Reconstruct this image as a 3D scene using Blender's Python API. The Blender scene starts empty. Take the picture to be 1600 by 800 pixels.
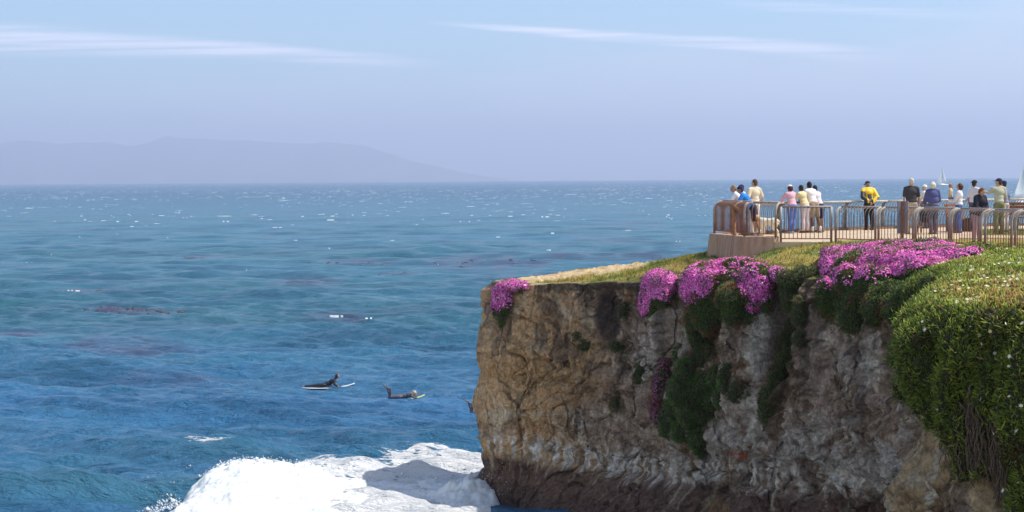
import bpy, math, random
import numpy as np
from mathutils import Vector, Matrix
from mathutils.bvhtree import BVHTree
random.seed(7)
rng = np.random.default_rng(11)
R = math.radians
SC = bpy.context.scene
COL = SC.collection

# ------------------------------------------------------------ camera
F_PX = 2600.0                      # focal length in pixels of the 1600 px wide photograph
CAM = Vector((0.0, 0.0, 10.5))
PITCH = math.atan((400 - 281.3) / F_PX)
ROLL = math.atan(10 / 1600)
_F = Vector((0, math.cos(PITCH), -math.sin(PITCH)))
_U0 = Vector((0, math.sin(PITCH), math.cos(PITCH)))
_R0 = Vector((1, 0, 0))
_R = _R0 * math.cos(ROLL) - _U0 * math.sin(ROLL)
_U = _U0 * math.cos(ROLL) + _R0 * math.sin(ROLL)
cam_d = bpy.data.cameras.new('camera')
cam_d.sensor_width = 36.0
cam_d.lens = 36.0 * F_PX / 1600
cam_d.clip_start = 0.5
cam_d.clip_end = 120000
cam = bpy.data.objects.new('camera', cam_d)
COL.objects.link(cam)
m = Matrix((( _R.x, _U.x, -_F.x), (_R.y, _U.y, -_F.y), (_R.z, _U.z, -_F.z))).to_4x4()
m.translation = CAM
cam.matrix_world = m
SC.camera = cam
SC.cycles.volume_bounces = 4

def ray(px, py):
    return _F + _R * ((px - 800) / F_PX) + _U * ((400 - py) / F_PX)
def at(px, py, D):
    """world point seen at photo pixel (px, py), at distance Y = D"""
    d = ray(px, py)
    return CAM + d * (D / d.y)
def proj(P):
    """numpy (N,3) -> photo pixels"""
    q = P - np.array(CAM)
    f = q @ np.array(_F); r = q @ np.array(_R); u = q @ np.array(_U)
    return 800 + F_PX * r / f, 400 - F_PX * u / f

# ------------------------------------------------------------ light
SUN = Vector((4.8, 0.0, 7.4)).normalized()
EL = math.asin(SUN.z)
AZ = math.atan2(SUN.x, SUN.y)
sd = bpy.data.lights.new('sun', 'SUN')
sd.energy = 3.9; sd.angle = R(0.53); sd.color = (1.0, 0.955, 0.88)
so = bpy.data.objects.new('sun', sd); COL.objects.link(so)
so.rotation_euler = (-SUN).to_track_quat('-Z', 'Y').to_euler()
so.location = (30, -10, 60)

SC.view_settings.view_transform = 'Standard'
SC.view_settings.look = 'None'
SC.view_settings.gamma = 1.0
SC.view_settings.use_curve_mapping = False
SC.view_settings.exposure = 0.42

class NT:
    """tiny helper to write node trees"""
    def __init__(s, tree):
        s.t = tree; s.n = tree.nodes; s.l = tree.links
    def add(s, typ, **kw):
        n = s.n.new(typ)
        for k, v in kw.items(): setattr(n, k, v)
        return n
    def put(s, sock, v):
        if isinstance(v, bpy.types.NodeSocket): s.l.new(v, sock)
        elif v is not None:
            if isinstance(v, (tuple, list)) and len(v) == 3 and sock.type == 'RGBA': v = (*v, 1)
            sock.default_value = v
    def math(s, op, a, b=None, c=None, clamp=False):
        n = s.add('ShaderNodeMath', operation=op, use_clamp=clamp)
        for i, v in enumerate((a, b, c)):
            if v is not None: s.put(n.inputs[i], v)
        return n.outputs[0]
    def mix(s, f, a, b, mode='MIX'):
        n = s.add('ShaderNodeMix', data_type='RGBA', blend_type=mode)
        s.put(n.inputs[0], f); s.put(n.inputs[6], a); s.put(n.inputs[7], b)
        return n.outputs[2]
    def ss(s, v, a, b, lo=0.0, hi=1.0):
        n = s.add('ShaderNodeMapRange', interpolation_type='SMOOTHSTEP')
        s.put(n.inputs[0], v)
        for i, q in zip((1, 2, 3, 4), (a, b, lo, hi)): s.put(n.inputs[i], q)
        return n.outputs[0]
    def noise(s, vec, scale, detail=4, rough=0.5, dist=0.0):
        n = s.add('ShaderNodeTexNoise')
        if vec is not None: s.put(n.inputs['Vector'], vec)
        n.inputs['Scale'].default_value = scale; n.inputs['Detail'].default_value = detail
        n.inputs['Roughness'].default_value = rough; n.inputs['Distortion'].default_value = dist
        return n.outputs[0]
    def mapping(s, vec, scale=(1, 1, 1), rot=(0, 0, 0), loc=(0, 0, 0)):
        n = s.add('ShaderNodeMapping')
        s.put(n.inputs[0], vec)
        n.inputs[1].default_value = loc; n.inputs[2].default_value = rot; n.inputs[3].default_value = scale
        return n.outputs[0]

world = bpy.data.worlds.new('World')
SC.world = world
world.use_nodes = True
w = NT(world.node_tree)
w.n.clear()
sky = w.add('ShaderNodeTexSky', sky_type='NISHITA')
sky.sun_disc = False
sky.sun_elevation = EL; sky.sun_rotation = AZ
sky.altitude = 0; sky.air_density = 1.0; sky.dust_density = 0.6; sky.ozone_density = 2.2
tc = w.add('ShaderNodeTexCoord').outputs['Generated']
sep = w.add('ShaderNodeSeparateXYZ'); w.put(sep.inputs[0], tc)
sx, sy, sz = sep.outputs
ysafe = w.math('MAXIMUM', sy, 0.05)
a = w.math('DIVIDE', sx, ysafe)          # tangent of the azimuth
e = w.math('DIVIDE', sz, ysafe)          # tangent of the elevation
e = w.math('ADD', e, w.math('MULTIPLY', a, -0.00625))
cmb = w.add('ShaderNodeCombineXYZ'); w.put(cmb.inputs[0], a); w.put(cmb.inputs[1], e)
ae = cmb.outputs[0]
def streak(px0, py0, px1, py1, w0, w1, seed, f0, f1, sharp=1.0):
    a0, a1 = (px0 - 800) / F_PX, (px1 - 800) / F_PX
    e0, e1 = (281 - py0) / F_PX, (281 - py1) / F_PX
    k = (e1 - e0) / (a1 - a0)
    line = w.math('MULTIPLY_ADD', a, k, e0 - k * a0)
    wn = w.noise(w.mapping(ae, (9, 60, 1), loc=(seed, seed, 0)), 1.0, 3)
    d = w.math('SUBTRACT', e, line)
    d = w.math('ADD', d, w.math('MULTIPLY', w.math('SUBTRACT', wn, 0.5), 0.006))
    wid = w.add('ShaderNodeMapRange'); w.put(wid.inputs[0], a)
    for i, q in zip((1, 2, 3, 4), (a0, a1, w0 / F_PX, w1 / F_PX)): wid.inputs[i].default_value = q
    r = w.math('DIVIDE', w.math('ABSOLUTE', d), wid.outputs[0])
    body = w.ss(r, 0.25, 1.25, 1.0, 0.0)
    fib = w.noise(w.mapping(ae, (7, 330, 1), rot=(0, 0, -math.atan(k)), loc=(seed * 3, 0, 0)), 1.0, 4, 0.6)
    body = w.math('MULTIPLY', body, w.ss(fib, 0.3, 0.66, 0.2, 1.0))
    fade = w.math('MULTIPLY', w.ss(a, a0 - 0.02, a0 + 0.03, f0, 1.0), w.ss(a, a1 - 0.09, a1 + 0.02, 1.0, f1))
    return w.math('MULTIPLY', body, fade)
s1 = w.math('MULTIPLY', streak(-300, 30, 700, 98, 32, 9, 3.1, 1, 0), 0.75)
s2 = w.math('MULTIPLY', streak(700, 38, 1420, 98, 5, 16, 7.7, 0, 0), 0.8)
s3 = w.math('MULTIPLY', streak(1150, 14, 1600, 38, 7, 10, 12.0, 0, 0), 0.3)
cl = w.math('MAXIMUM', w.math('MAXIMUM', s1, s2), s3)
# soft mauve fog bank lying low over the sea, thicker to the right
fogn = w.noise(w.mapping(ae, (6, 16, 1)), 1.0, 4, 0.55)
fog_top = w.math('MULTIPLY_ADD', a, 0.085, 0.058)
fog_top = w.math('ADD', fog_top, w.math('MULTIPLY', w.math('SUBTRACT', fogn, 0.5), 0.11))
fog = w.ss(w.math('SUBTRACT', e, fog_top), -0.03, 0.03, 1.0, 0.0)
fog = w.math('MULTIPLY', fog, 0.75)
tint = w.mix(1.0, sky.outputs[0], SKY_TINT if 'SKY_TINT' in globals() else (0.82, 0.94, 1.06), 'MULTIPLY')
hz = w.ss(sz, -0.02, 0.35, 0.0, 1.0)
FOGC = (5.4, 5.8, 6.7)
CLC = (8.0, 7.9, 9.0)
base = w.mix(fog, tint, FOGC)
low = w.ss(w.math('SUBTRACT', e, w.math('MULTIPLY', a, 0.03)), -0.002, 0.035, 0.55, 0.0)
base = w.mix(low, base, (3.8, 4.2, 5.7))
cld = w.mix(cl, base, CLC)
front = w.ss(sy, 0.3, 0.6)
warm = w.mix(1.0, sky.outputs[0], (1.42, 1.22, 1.00), 'MULTIPLY')   # rest of the dome, out of view: warmed and brightened to lift the shade
allsky = w.mix(front, warm, cld)
bg = w.add('ShaderNodeBackground'); w.put(bg.inputs[0], allsky); bg.inputs[1].default_value = 0.13
wo = w.add('ShaderNodeOutputWorld'); w.l.new(bg.outputs[0], wo.inputs[0])

# ------------------------------------------------------------ helpers
def new_mat(name):
    mt = bpy.data.materials.new(name); mt.use_nodes = True
    t = NT(mt.node_tree); t.n.clear()
    p = t.add('ShaderNodeBsdfPrincipled'); o = t.add('ShaderNodeOutputMaterial')
    t.l.new(p.outputs[0], o.inputs[0])
    return mt, t, p
_mc = {}
def mat(name, col, rough=0.75, var=0.18, scale=6.0, bump=0.0, metal=0.0, spec=0.4, sss=0.0):
    """plain surface with some procedural mottling"""
    if name in _mc: return _mc[name]
    mt, t, p = new_mat(name)
    c = t.add('ShaderNodeTexCoord').outputs['Object']
    n = t.noise(c, scale, 4, 0.6)
    k = t.ss(n, 0.3, 0.7, 1 - var, 1 + var)
    kc = t.add('ShaderNodeCombineXYZ')
    for i in range(3): t.put(kc.inputs[i], k)
    t.put(p.inputs['Base Color'], t.mix(1.0, col, kc.outputs[0], 'MULTIPLY'))
    p.inputs['Roughness'].default_value = rough
    p.inputs['Metallic'].default_value = metal
    p.inputs['Specular IOR Level'].default_value = spec
    if bump:
        b = t.add('ShaderNodeBump'); b.inputs['Strength'].default_value = 0.6; b.inputs['Distance'].default_value = bump
        t.put(b.inputs['Height'], t.noise(c, scale * 4, 5, 0.6)); t.put(p.inputs['Normal'], b.outputs[0])
    _mc[name] = mt
    return mt

def np_mesh(name, V, Fs, material, parent=None, smooth=False, cols=None, attrs=None):
    """V (N,3); Fs list of (M,k) arrays"""
    me = bpy.data.meshes.new(name)
    V = np.asarray(V, dtype=np.float32)
    Fs = [np.asarray(f, dtype=np.int32) for f in Fs if len(f)]
    loops = np.concatenate([f.ravel() for f in Fs])
    counts = np.concatenate([np.full(len(f), f.shape[1], np.int32) for f in Fs])
    me.vertices.add(len(V)); me.vertices.foreach_set('co', V.ravel())
    me.loops.add(len(loops)); me.loops.foreach_set('vertex_index', loops)
    me.polygons.add(len(counts))
    me.polygons.foreach_set('loop_start', np.concatenate([[0], np.cumsum(counts)[:-1]]).astype(np.int32))
    me.polygons.foreach_set('loop_total', counts)
    if smooth: me.polygons.foreach_set('use_smooth', np.ones(len(counts), bool))
    me.update(calc_edges=True)
    if cols is not None:
        at_ = me.color_attributes.new('Col', 'FLOAT_COLOR', 'POINT')
        c4 = np.ones((len(V), 4), np.float32); c4[:, :3] = cols
        at_.data.foreach_set('color', c4.ravel())
    for k, v in (attrs or {}).items():
        q = me.attributes.new(k, 'FLOAT', 'POINT'); q.data.foreach_set('value', np.asarray(v, np.float32))
    if material: me.materials.append(material)
    o = bpy.data.objects.new(name, me); COL.objects.link(o)
    if parent: o.parent = parent
    return o
def tag(o, label=None, cat=None, group=None, kind=None):
    if label: o['label'] = label
    if cat: o['category'] = cat
    if group: o['group'] = group
    if kind: o['kind'] = kind
    return o
def empty(name, loc, label, cat, group=None, rz=0.0):
    o = bpy.data.objects.new(name, None); COL.objects.link(o)
    o.empty_display_size = 0.2
    o.location = loc; o.rotation_euler = (0, 0, rz)
    return tag(o, label, cat, group)

# ---- numpy gradient noise
_perm = np.random.default_rng(3).permutation(256); _perm = np.concatenate([_perm, _perm, _perm])
_grad = np.random.default_rng(4).normal(size=(256, 3)); _grad /= np.linalg.norm(_grad, axis=1)[:, None]
def pn(x, y, z=0.0):
    x, y, z = np.broadcast_arrays(np.asarray(x, float), np.asarray(y, float), np.asarray(z, float))
    xi, yi, zi = np.floor(x), np.floor(y), np.floor(z)
    fx, fy, fz = x - xi, y - yi, z - zi
    X, Y, Z = xi.astype(int) & 255, yi.astype(int) & 255, zi.astype(int) & 255
    u, v, q = (t * t * t * (t * (t * 6 - 15) + 10) for t in (fx, fy, fz))
    out = 0
    for i in (0, 1):
        for j in (0, 1):
            for k in (0, 1):
                g = _grad[_perm[_perm[_perm[(X + i) & 255] + ((Y + j) & 255)] + ((Z + k) & 255)]]
                d = g[..., 0] * (fx - i) + g[..., 1] * (fy - j) + g[..., 2] * (fz - k)
                out = out + d * (u if i else 1 - u) * (v if j else 1 - v) * (q if k else 1 - q)
    return out * 1.5
def fbm(x, y, z=0.0, oct=4, gain=0.5, ridged=False):
    s = 0; amp = 1.0; tot = 0
    for i in range(oct):
        n = pn(x * 2 ** i + 17.3 * i, y * 2 ** i - 9.1 * i, z * 2 ** i + 3.7 * i)
        if ridged: n = 1 - 2 * np.abs(n)
        s = s + n * amp; tot += amp; amp *= gain
    return s / tot
def sst(x, a, b):
    t = np.clip((np.asarray(x, float) - a) / (b - a), 0, 1)
    return t * t * (3 - 2 * t)
def catmull(P, n):
    P = np.asarray(P, float)
    Q = np.vstack([2 * P[0] - P[1], P, 2 * P[-1] - P[-2]])
    out = []
    for i in range(len(P) - 1):
        p0, p1, p2, p3 = Q[i:i + 4]
        for t in np.linspace(0, 1, 20, endpoint=False):
            out.append(0.5 * (2 * p1 + (p2 - p0) * t + (2 * p0 - 5 * p1 + 4 * p2 - p3) * t * t + (3 * p1 - p0 - 3 * p2 + p3) * t ** 3))
    out.append(P[-1]); out = np.array(out)
    L = np.concatenate([[0], np.cumsum(np.linalg.norm(np.diff(out[:, :2], axis=0), axis=1))])
    s = np.linspace(0, L[-1], n)
    return np.stack([np.interp(s, L, out[:, k]) for k in range(out.shape[1])], 1), s
def grid_faces(nu, nv, wrap=False):
    i = np.arange(nu - (0 if wrap else 1))[:, None]; j = np.arange(nv - 1)[None]
    i2 = (i + 1) % nu
    return np.stack([i * nv + j + 0 * i, i2 * nv + j, i2 * nv + j + 1, i * nv + j + 1], -1).reshape(-1, 4)

# ---- solid primitive meshes collected in an MB
class MB:
    def __init__(s): s.V = []; s.F = []; s.n = 0
    def add(s, V, F):
        s.V.append(np.asarray(V, float)); s.F += [tuple(int(i) + s.n for i in f) for f in F]; s.n += len(V)
    def box(s, c, size, rz=0.0, M=None, taper=1.0):
        x, y, z = [q / 2 for q in size]
        V = []
        for k in (-1, 1):
            t = taper if k > 0 else 1
            for i, j in ((-1, -1), (1, -1), (1, 1), (-1, 1)): V.append((i * x * t, j * y * t, k * z))
        V = np.array(V)
        if M is not None: V = V @ np.array(M.to_3x3()).T
        cr, sr = math.cos(rz), math.sin(rz)
        V = np.stack([V[:, 0] * cr - V[:, 1] * sr, V[:, 0] * sr + V[:, 1] * cr, V[:, 2]], 1) + np.array(c)
        s.add(V, [(0, 3, 2, 1), (4, 5, 6, 7), (0, 1, 5, 4), (1, 2, 6, 5), (2, 3, 7, 6), (3, 0, 4, 7)])
    def tube(s, path, r, seg=8, flat=1.0):
        P = [Vector(p) for p in path]; rr = r if isinstance(r, (list, tuple)) else [r] * len(P)
        up = Vector((0, 0, 1)); V = []
        d0 = (P[1] - P[0]).normalized()
        n = d0.cross(up if abs(d0.z) < 0.9 else Vector((1, 0, 0))).normalized()
        for i, p in enumerate(P):
            d = (P[min(i + 1, len(P) - 1)] - P[max(i - 1, 0)]).normalized()
            n = (n - d * n.dot(d)).normalized(); b = d.cross(n)
            for k in range(seg):
                a_ = 2 * math.pi * k / seg
                V.append(p + (n * math.cos(a_) * flat + b * math.sin(a_)) * rr[i])
        F = []
        for i in range(len(P) - 1):
            for k in range(seg):
                k2 = (k + 1) % seg
                F.append((i * seg + k, i * seg + k2, (i + 1) * seg + k2, (i + 1) * seg + k))
        F.append(tuple(range(seg))[::-1]); F.append(tuple((len(P) - 1) * seg + k for k in range(seg)))
        s.add([tuple(v) for v in V], F)
    def cap(s, a, b, ra, rb=None, seg=12):
        """tapered capsule"""
        a, b = Vector(a), Vector(b); rb = ra if rb is None else rb
        d = (b - a); L = d.length; d = d.normalized() if L > 1e-6 else Vector((0, 0, 1))
        n = d.cross(Vector((0, 0, 1)) if abs(d.z) < 0.9 else Vector((1, 0, 0))).normalized(); c = d.cross(n)
        V = []; rings = []
        for k in range(1, 5): t = math.pi / 2 * k / 4; rings.append((a - d * ra * math.cos(t), ra * math.sin(t)))
        for k in range(0, 4): t = math.pi / 2 * k / 4; rings.append((b + d * rb * math.sin(t), rb * math.cos(t)))
        V.append(a - d * ra)
        for p, q in rings:
            for k in range(seg):
                an = 2 * math.pi * k / seg; V.append(p + (n * math.cos(an) + c * math.sin(an)) * q)
        V.append(b + d * rb); F = []
        for k in range(seg): F.append((0, 1 + (k + 1) % seg, 1 + k))
        for i in range(len(rings) - 1):
            for k in range(seg):
                k2 = (k + 1) % seg
                F.append((1 + i * seg + k, 1 + i * seg + k2, 1 + (i + 1) * seg + k2, 1 + (i + 1) * seg + k))
        l = 1 + (len(rings) - 1) * seg; e_ = len(V) - 1
        for k in range(seg): F.append((e_, l + k, l + (k + 1) % seg))
        s.add([tuple(v) for v in V], F)
    def ell(s, c, r, M=None, seg=16, zmin=-1.0):
        V = []; nr = 9; F = []
        t0 = math.acos(max(-1, min(1, zmin)))
        for i in range(nr + 1):
            t = t0 * i / nr
            for k in range(seg):
                p = 2 * math.pi * k / seg
                V.append((math.sin(t) * math.cos(p) * r[0], math.sin(t) * math.sin(p) * r[1], math.cos(t) * r[2]))
        V = np.array(V)
        if M is not None: V = V @ np.array(M.to_3x3()).T
        for i in range(nr):
            for k in range(seg):
                k2 = (k + 1) % seg
                F.append((i * seg + k, (i + 1) * seg + k, (i + 1) * seg + k2, i * seg + k2))
        F.append(tuple(nr * seg + k for k in range(seg)))
        s.add(V + np.array(c), F)
    def prism(s, poly, z0, z1):
        n = len(poly)
        V = [(p[0], p[1], z0) for p in poly] + [(p[0], p[1], z1) for p in poly]
        s.add(V, [tuple(range(n))[::-1], tuple(range(n, 2 * n))] + [(i, (i + 1) % n, (i + 1) % n + n, i + n) for i in range(n)])
    def mesh(s, name):
        me = bpy.data.meshes.new(name)
        me.from_pydata(np.vstack(s.V).tolist(), [], s.F); me.update(); return me
    def build(s, name, material, parent=None, smooth=False, bevel=0.0):
        me = s.mesh(name)
        if material: me.materials.append(material)
        if smooth: me.polygons.foreach_set('use_smooth', [True] * len(me.polygons))
        o = bpy.data.objects.new(name, me); COL.objects.link(o)
        if parent: o.parent = parent
        if bevel:
            b = o.modifiers.new('bevel', 'BEVEL'); b.width = bevel; b.segments = 2
        return o
    def remesh(s, name, material, parent=None, voxel=0.016, smooth=4, extra=None):
        me = s.mesh('tmp'); o = bpy.data.objects.new('tmp', me); COL.objects.link(o)
        r = o.modifiers.new('r', 'REMESH'); r.mode = 'VOXEL'; r.voxel_size = voxel
        if smooth:
            q = o.modifiers.new('s', 'SMOOTH'); q.factor = 0.5; q.iterations = smooth
        dg = bpy.context.evaluated_depsgraph_get()
        res = bpy.data.meshes.new_from_object(o.evaluated_get(dg))
        bpy.data.objects.remove(o)
        n = len(res.vertices); V = np.empty(n * 3, np.float32); res.vertices.foreach_get('co', V)
        out = MB(); out.add(V.reshape(-1, 3), [tuple(p.vertices) for p in res.polygons])
        if extra is not None and extra.n: out.add(np.vstack(extra.V), extra.F)
        bpy.data.meshes.remove(res)
        return out.build(name, material, parent, smooth=True)
# ------------------------------------------------------------ the sea
WAVES = []
_wr = np.random.default_rng(21)
for i in range(64):
    L = 0.8 * (22 / 0.8) ** (_wr.random() ** 1.2)
    th = R(-100) + _wr.normal() * 0.5          # waves run towards the camera
    k = 2 * math.pi / L
    A = 0.014 * L ** 0.62 * (0.6 + 0.8 * _wr.random())
    WAVES.append((L, k * math.cos(th), k * math.sin(th), A, _wr.random() * 6.28))
def wave_h(X, Y, spacing):
    h = np.zeros_like(X)
    gust = 0.75 + 0.5 * pn(X * 0.04, Y * 0.03, 5.0)
    for L, kx, ky, A, ph in WAVES:
        fade = np.clip((L / spacing - 2.0) / 3.0, 0, 1)
        p = kx * X + ky * Y + ph
        h = h + A * fade * gust * (np.sin(p) + 0.25 * np.cos(2 * p))
    # the unbroken shoulder of the breaking wave, left of the foam
    yc = 55.6 + 0.16 * (X + 12)
    amp = 1.05 * sst(X, -27, -15) * sst(X, 2, -6)
    d = Y - yc
    h = h + amp * np.exp(-(d / np.where(d > 0, 2.8, 1.5)) ** 2)
    # a second small swell with a broken crest behind it
    d2 = Y - (64.3 + 0.05 * (X + 12))
    h = h + 0.22 * sst(X, -16, -13) * sst(X, -7, -10) * np.exp(-(d2 / 0.8) ** 2)
    return h
rows = []
yb = 950.0
H0 = CAM.z
while yb > 1.5:
    rows.append(H0 * F_PX / yb)
    yb -= 0.55 if yb < 540 else 4.0
rows.append(22000.0)
rows = np.array(rows)
ang = np.concatenate([np.linspace(-1.1, -0.36, 40, endpoint=False), np.linspace(-0.36, 0.36, 940), np.linspace(0.36, 1.1, 41)[1:]])
DD, AA = np.meshgrid(rows, ang, indexing='ij')
SX, SY = DD * AA, DD
spc = np.gradient(rows)[:, None] * np.ones_like(AA)
spc = np.maximum(np.abs(spc), np.abs(DD) * 0.0008)
SZ = wave_h(SX, SY, spc)
# foam and colour fields
px_, py_ = proj(np.stack([SX, SY, np.zeros_like(SX)], -1).reshape(-1, 3))
px_ = px_.reshape(SX.shape); py_ = py_.reshape(SX.shape)
lace = sst(py_, 692, 722) * sst(px_, 500, 660) * (0.55 + 0.45 * sst(px_ - (py_ - 700) * -2.0, 560, 700))
lace = np.where((SX > -0.7) & (SY < 54.5), 0, lace)
lace = np.maximum(lace, 0.9 * sst(py_, 735, 765) * sst(px_, 300, 420) * (1 - ((SX > -0.7) & (SY < 54.5))))
wash = np.exp(-((SY - (64.3 + 0.05 * (SX + 12)) + 0.25) / 0.55) ** 2) * sst(SX, -13.4, -12.6) * sst(SX, -9.8, -10.6)
back = 0.42 * sst(py_, 655, 715) * sst(px_, 540, 720) * sst(pn(SX * .5, SY * .3), -.1, .4)
foam_a = np.clip(np.maximum(np.maximum(lace, wash * 0.5), back), 0, 1)
yc = 55.6 + 0.16 * (SX + 12)
green = sst(SX, -26, -15) * sst(SX, 0, -6) * np.exp(-((SY - yc + 0.7) / 1.6) ** 2)
def patch(cx, cy, rx, ry, s=1.0):
    q = ((px_ - cx) / rx) ** 2 + ((py_ - cy) / ry) ** 2
    return s * sst(q, 1.3, 0.2)
kelp = np.zeros_like(SX)
for p in ((205, 488, 62, 6, 1), (150, 453, 80, 6, .55), (560, 411, 60, 5, .6), (630, 429, 40, 3, .7), (480, 440, 70, 10, .5), (20, 520, 70, 7, .5),
          (770, 412, 110, 14, .6), (520, 497, 60, 9, .45), (200, 540, 110, 20, .45), (700, 523, 35, 5, .4), (900, 402, 60, 4, .5), (300, 596, 160, 16, .3),
          (1010, 402, 70, 6, .5), (1000, 350, 60, 3, .4), (330, 405, 50, 3, .5), (880, 433, 50, 6, .5), (960, 375, 70, 4, .35)):
    kelp = np.maximum(kelp, patch(*p))
kelp = kelp * (0.45 + 0.9 * sst(fbm(SX * 0.25, SY * 0.09, 1.0, 3), -0.3, 0.4))
V = np.stack([SX, SY, SZ], -1).reshape(-1, 3)
mt, t, p = new_mat('sea_water')
geo = t.add('ShaderNodeNewGeometry').outputs['Position']
def attr(t, n):
    q = t.add('ShaderNodeAttribute'); q.attribute_name = n; return q.outputs['Fac']
sepp = t.add('ShaderNodeSeparateXYZ'); t.put(sepp.inputs[0], geo)
dist = sepp.outputs[1]
big = t.noise(t.mapping(geo, (0.012, 0.028, 0.0)), 1.0, 4, 0.55)
mid = t.noise(t.mapping(geo, (0.12, 0.3, 0.0)), 1.0, 4, 0.6)
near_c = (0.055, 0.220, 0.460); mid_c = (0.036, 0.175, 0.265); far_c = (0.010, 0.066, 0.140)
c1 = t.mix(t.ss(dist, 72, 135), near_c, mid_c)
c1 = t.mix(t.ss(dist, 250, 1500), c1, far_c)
c1 = t.mix(t.ss(big, 0.35, 0.68, 0, 0.55), c1, (0.036, 0.150, 0.180))
c1 = t.mix(t.ss(mid, 0.45, 0.75, 0, 0.5), c1, (0.012, 0.070, 0.150))
chop = t.noise(t.mapping(geo, (0.045, 0.075, 0.0), rot=(0, 0, 0.12)), 1.0, 7, 0.72)  # light and dark of distant waves painted into the water colour
c1 = t.mix(t.ss(chop, 0.42, 0.66, 0, 0.5), c1, (0.008, 0.060, 0.130)); c1 = t.mix(t.ss(chop, 0.34, 0.5, 0.35, 0.0), c1, (0.05, 0.20, 0.26))
c1 = t.mix(t.math('MULTIPLY', attr(t, 'green'), 0.55), c1, (0.055, 0.180, 0.230))
c1 = t.mix(attr(t, 'kelp'), c1, (0.085, 0.070, 0.150))
fn = t.noise(t.mapping(geo, (1.1, 2.6, 1.0)), 1.0, 7, 0.68, 0.6)
fn2 = t.noise(t.mapping(geo, (5.0, 9.0, 5.0)), 1.0, 4, 0.6)
fa = attr(t, 'foam')
thr = t.math('MULTIPLY_ADD', fa, -0.50, 0.80)
fm = t.ss(t.math('SUBTRACT', t.math('ADD', fn, t.math('MULTIPLY', t.math('SUBTRACT', fn2, 0.5), 0.35)), thr), -0.02, 0.07)
fm = t.math('MULTIPLY', fm, t.ss(fa, 0.03, 0.15))
c1 = t.mix(fm, c1, (0.86, 0.87, 0.88))
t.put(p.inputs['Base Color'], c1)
t.put(p.inputs['Roughness'], t.math('MULTIPLY_ADD', fm, 0.5, 0.22))
p.inputs['IOR'].default_value = 1.33
p.inputs['Specular IOR Level'].default_value = 0.55
b1 = t.noise(t.mapping(geo, (0.55, 1.25, 0.5), rot=(0, 0, 0.15)), 1.0, 7, 0.62, 0.4)
b2 = t.noise(t.mapping(geo, (1.6, 5.5, 2.0), rot=(0, 0, -0.1)), 1.0, 5, 0.65)
bn = t.add('ShaderNodeBump'); bn.inputs['Strength'].default_value = 1.0; bn.inputs['Distance'].default_value = 0.95
t.put(bn.inputs['Height'], t.math('ADD', b1, t.math('MULTIPLY', b2, 0.34)))
t.put(p.inputs['Normal'], bn.outputs[0])
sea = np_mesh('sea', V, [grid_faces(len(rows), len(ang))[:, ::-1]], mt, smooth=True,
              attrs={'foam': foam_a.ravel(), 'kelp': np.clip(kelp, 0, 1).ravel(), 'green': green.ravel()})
tag(sea, 'blue green ocean with wind chop reaching the horizon', kind='structure')

# white foam material, shared by the surf and the whitecaps
fmat, t, p = new_mat('white_foam')
g = t.add('ShaderNodeNewGeometry').outputs['Position']
n1 = t.noise(t.mapping(g, (1.0, 1.6, 2.0)), 1.1, 8, 0.72, 0.8)
t.put(p.inputs['Base Color'], t.mix(t.ss(n1, 0.35, 0.62), (0.58, 0.63, 0.69), (0.80, 0.81, 0.81)))
p.inputs['Roughness'].default_value = 0.9
p.inputs['Subsurface Weight'].default_value = 0.0
bn = t.add('ShaderNodeBump'); bn.inputs['Distance'].default_value = 0.05; bn.inputs['Strength'].default_value = 0.6
t.put(bn.inputs['Height'], t.noise(g, 5.0, 7, 0.75)); t.put(p.inputs['Normal'], bn.outputs[0])

# the broken wave: a billowing mound of white water rolling onto the cliff
gx = np.arange(-13.5, 2.2, 0.045); gy = np.arange(49.5, 66.0, 0.06)
GX, GY = np.meshgrid(gx, gy, indexing='ij')
warp = fbm(GX * 0.5, GY * 0.5, 2.0, 3)
wx, wy = GX + warp * 0.7, GY + fbm(GX * 0.6, GY * 0.6, 8.0, 3) * 0.7
crest = 55.5 + 0.10 * (wx + 12)
hgt = np.interp(wx, [-12.6, -11.1, -10.0, -8.9, -7, -5, -3, -1, 2], [-0.6, 0.15, 1.0, 1.25, 0.95, 0.62, 0.4, 0.3, 0.3])
d = wy - crest
prof = np.where(d > 0, np.exp(-(d / 1.0) ** 2), np.exp(-(d / 4.5) ** 2))
Hm = hgt * prof
bil = np.abs(pn(GX * 1.1, GY * 1.1, 4.0)) * 0.55 + np.abs(pn(GX * 2.5, GY * 2.5, 1.0)) * 0.16 + np.abs(pn(GX * 6, GY * 6, 2.0)) * 0.05
rag = fbm(GX * 7, GY * 7, 3.0, 3, .5) * 0.05
edge = sst(wx, -11.9, -10.3)
env = edge * np.where(d > 0, sst(d, 2.6, 0.3), 1.0)
bil = bil * (0.6 + 0.4 * np.abs(fbm(GX * .4, GY * .4, 9.0, 2)))
Zm = -0.30 + (Hm + bil * 0.52 + 0.18) * env + rag * 1.9 * env - 0.8 * sst(GX, -0.8, 0.2) * (GY < 55.5)
# white water thrown up against the foot of the cliff
sp = np.exp(-(((wx + 1.5) / 0.9) ** 2 + ((wy - 53.9) / 1.3) ** 2))
Zm = Zm + sp * (0.55 + fbm(GX * 3, GY * 3, 6.0, 4) * 0.35)
surf = np_mesh('breaking_wave', np.stack([GX, GY, Zm], -1).reshape(-1, 3), [grid_faces(len(gx), len(gy))], fmat, smooth=True)
tag(surf, 'white foaming surf of a broken wave rolling against the cliff foot', kind='stuff')

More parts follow.
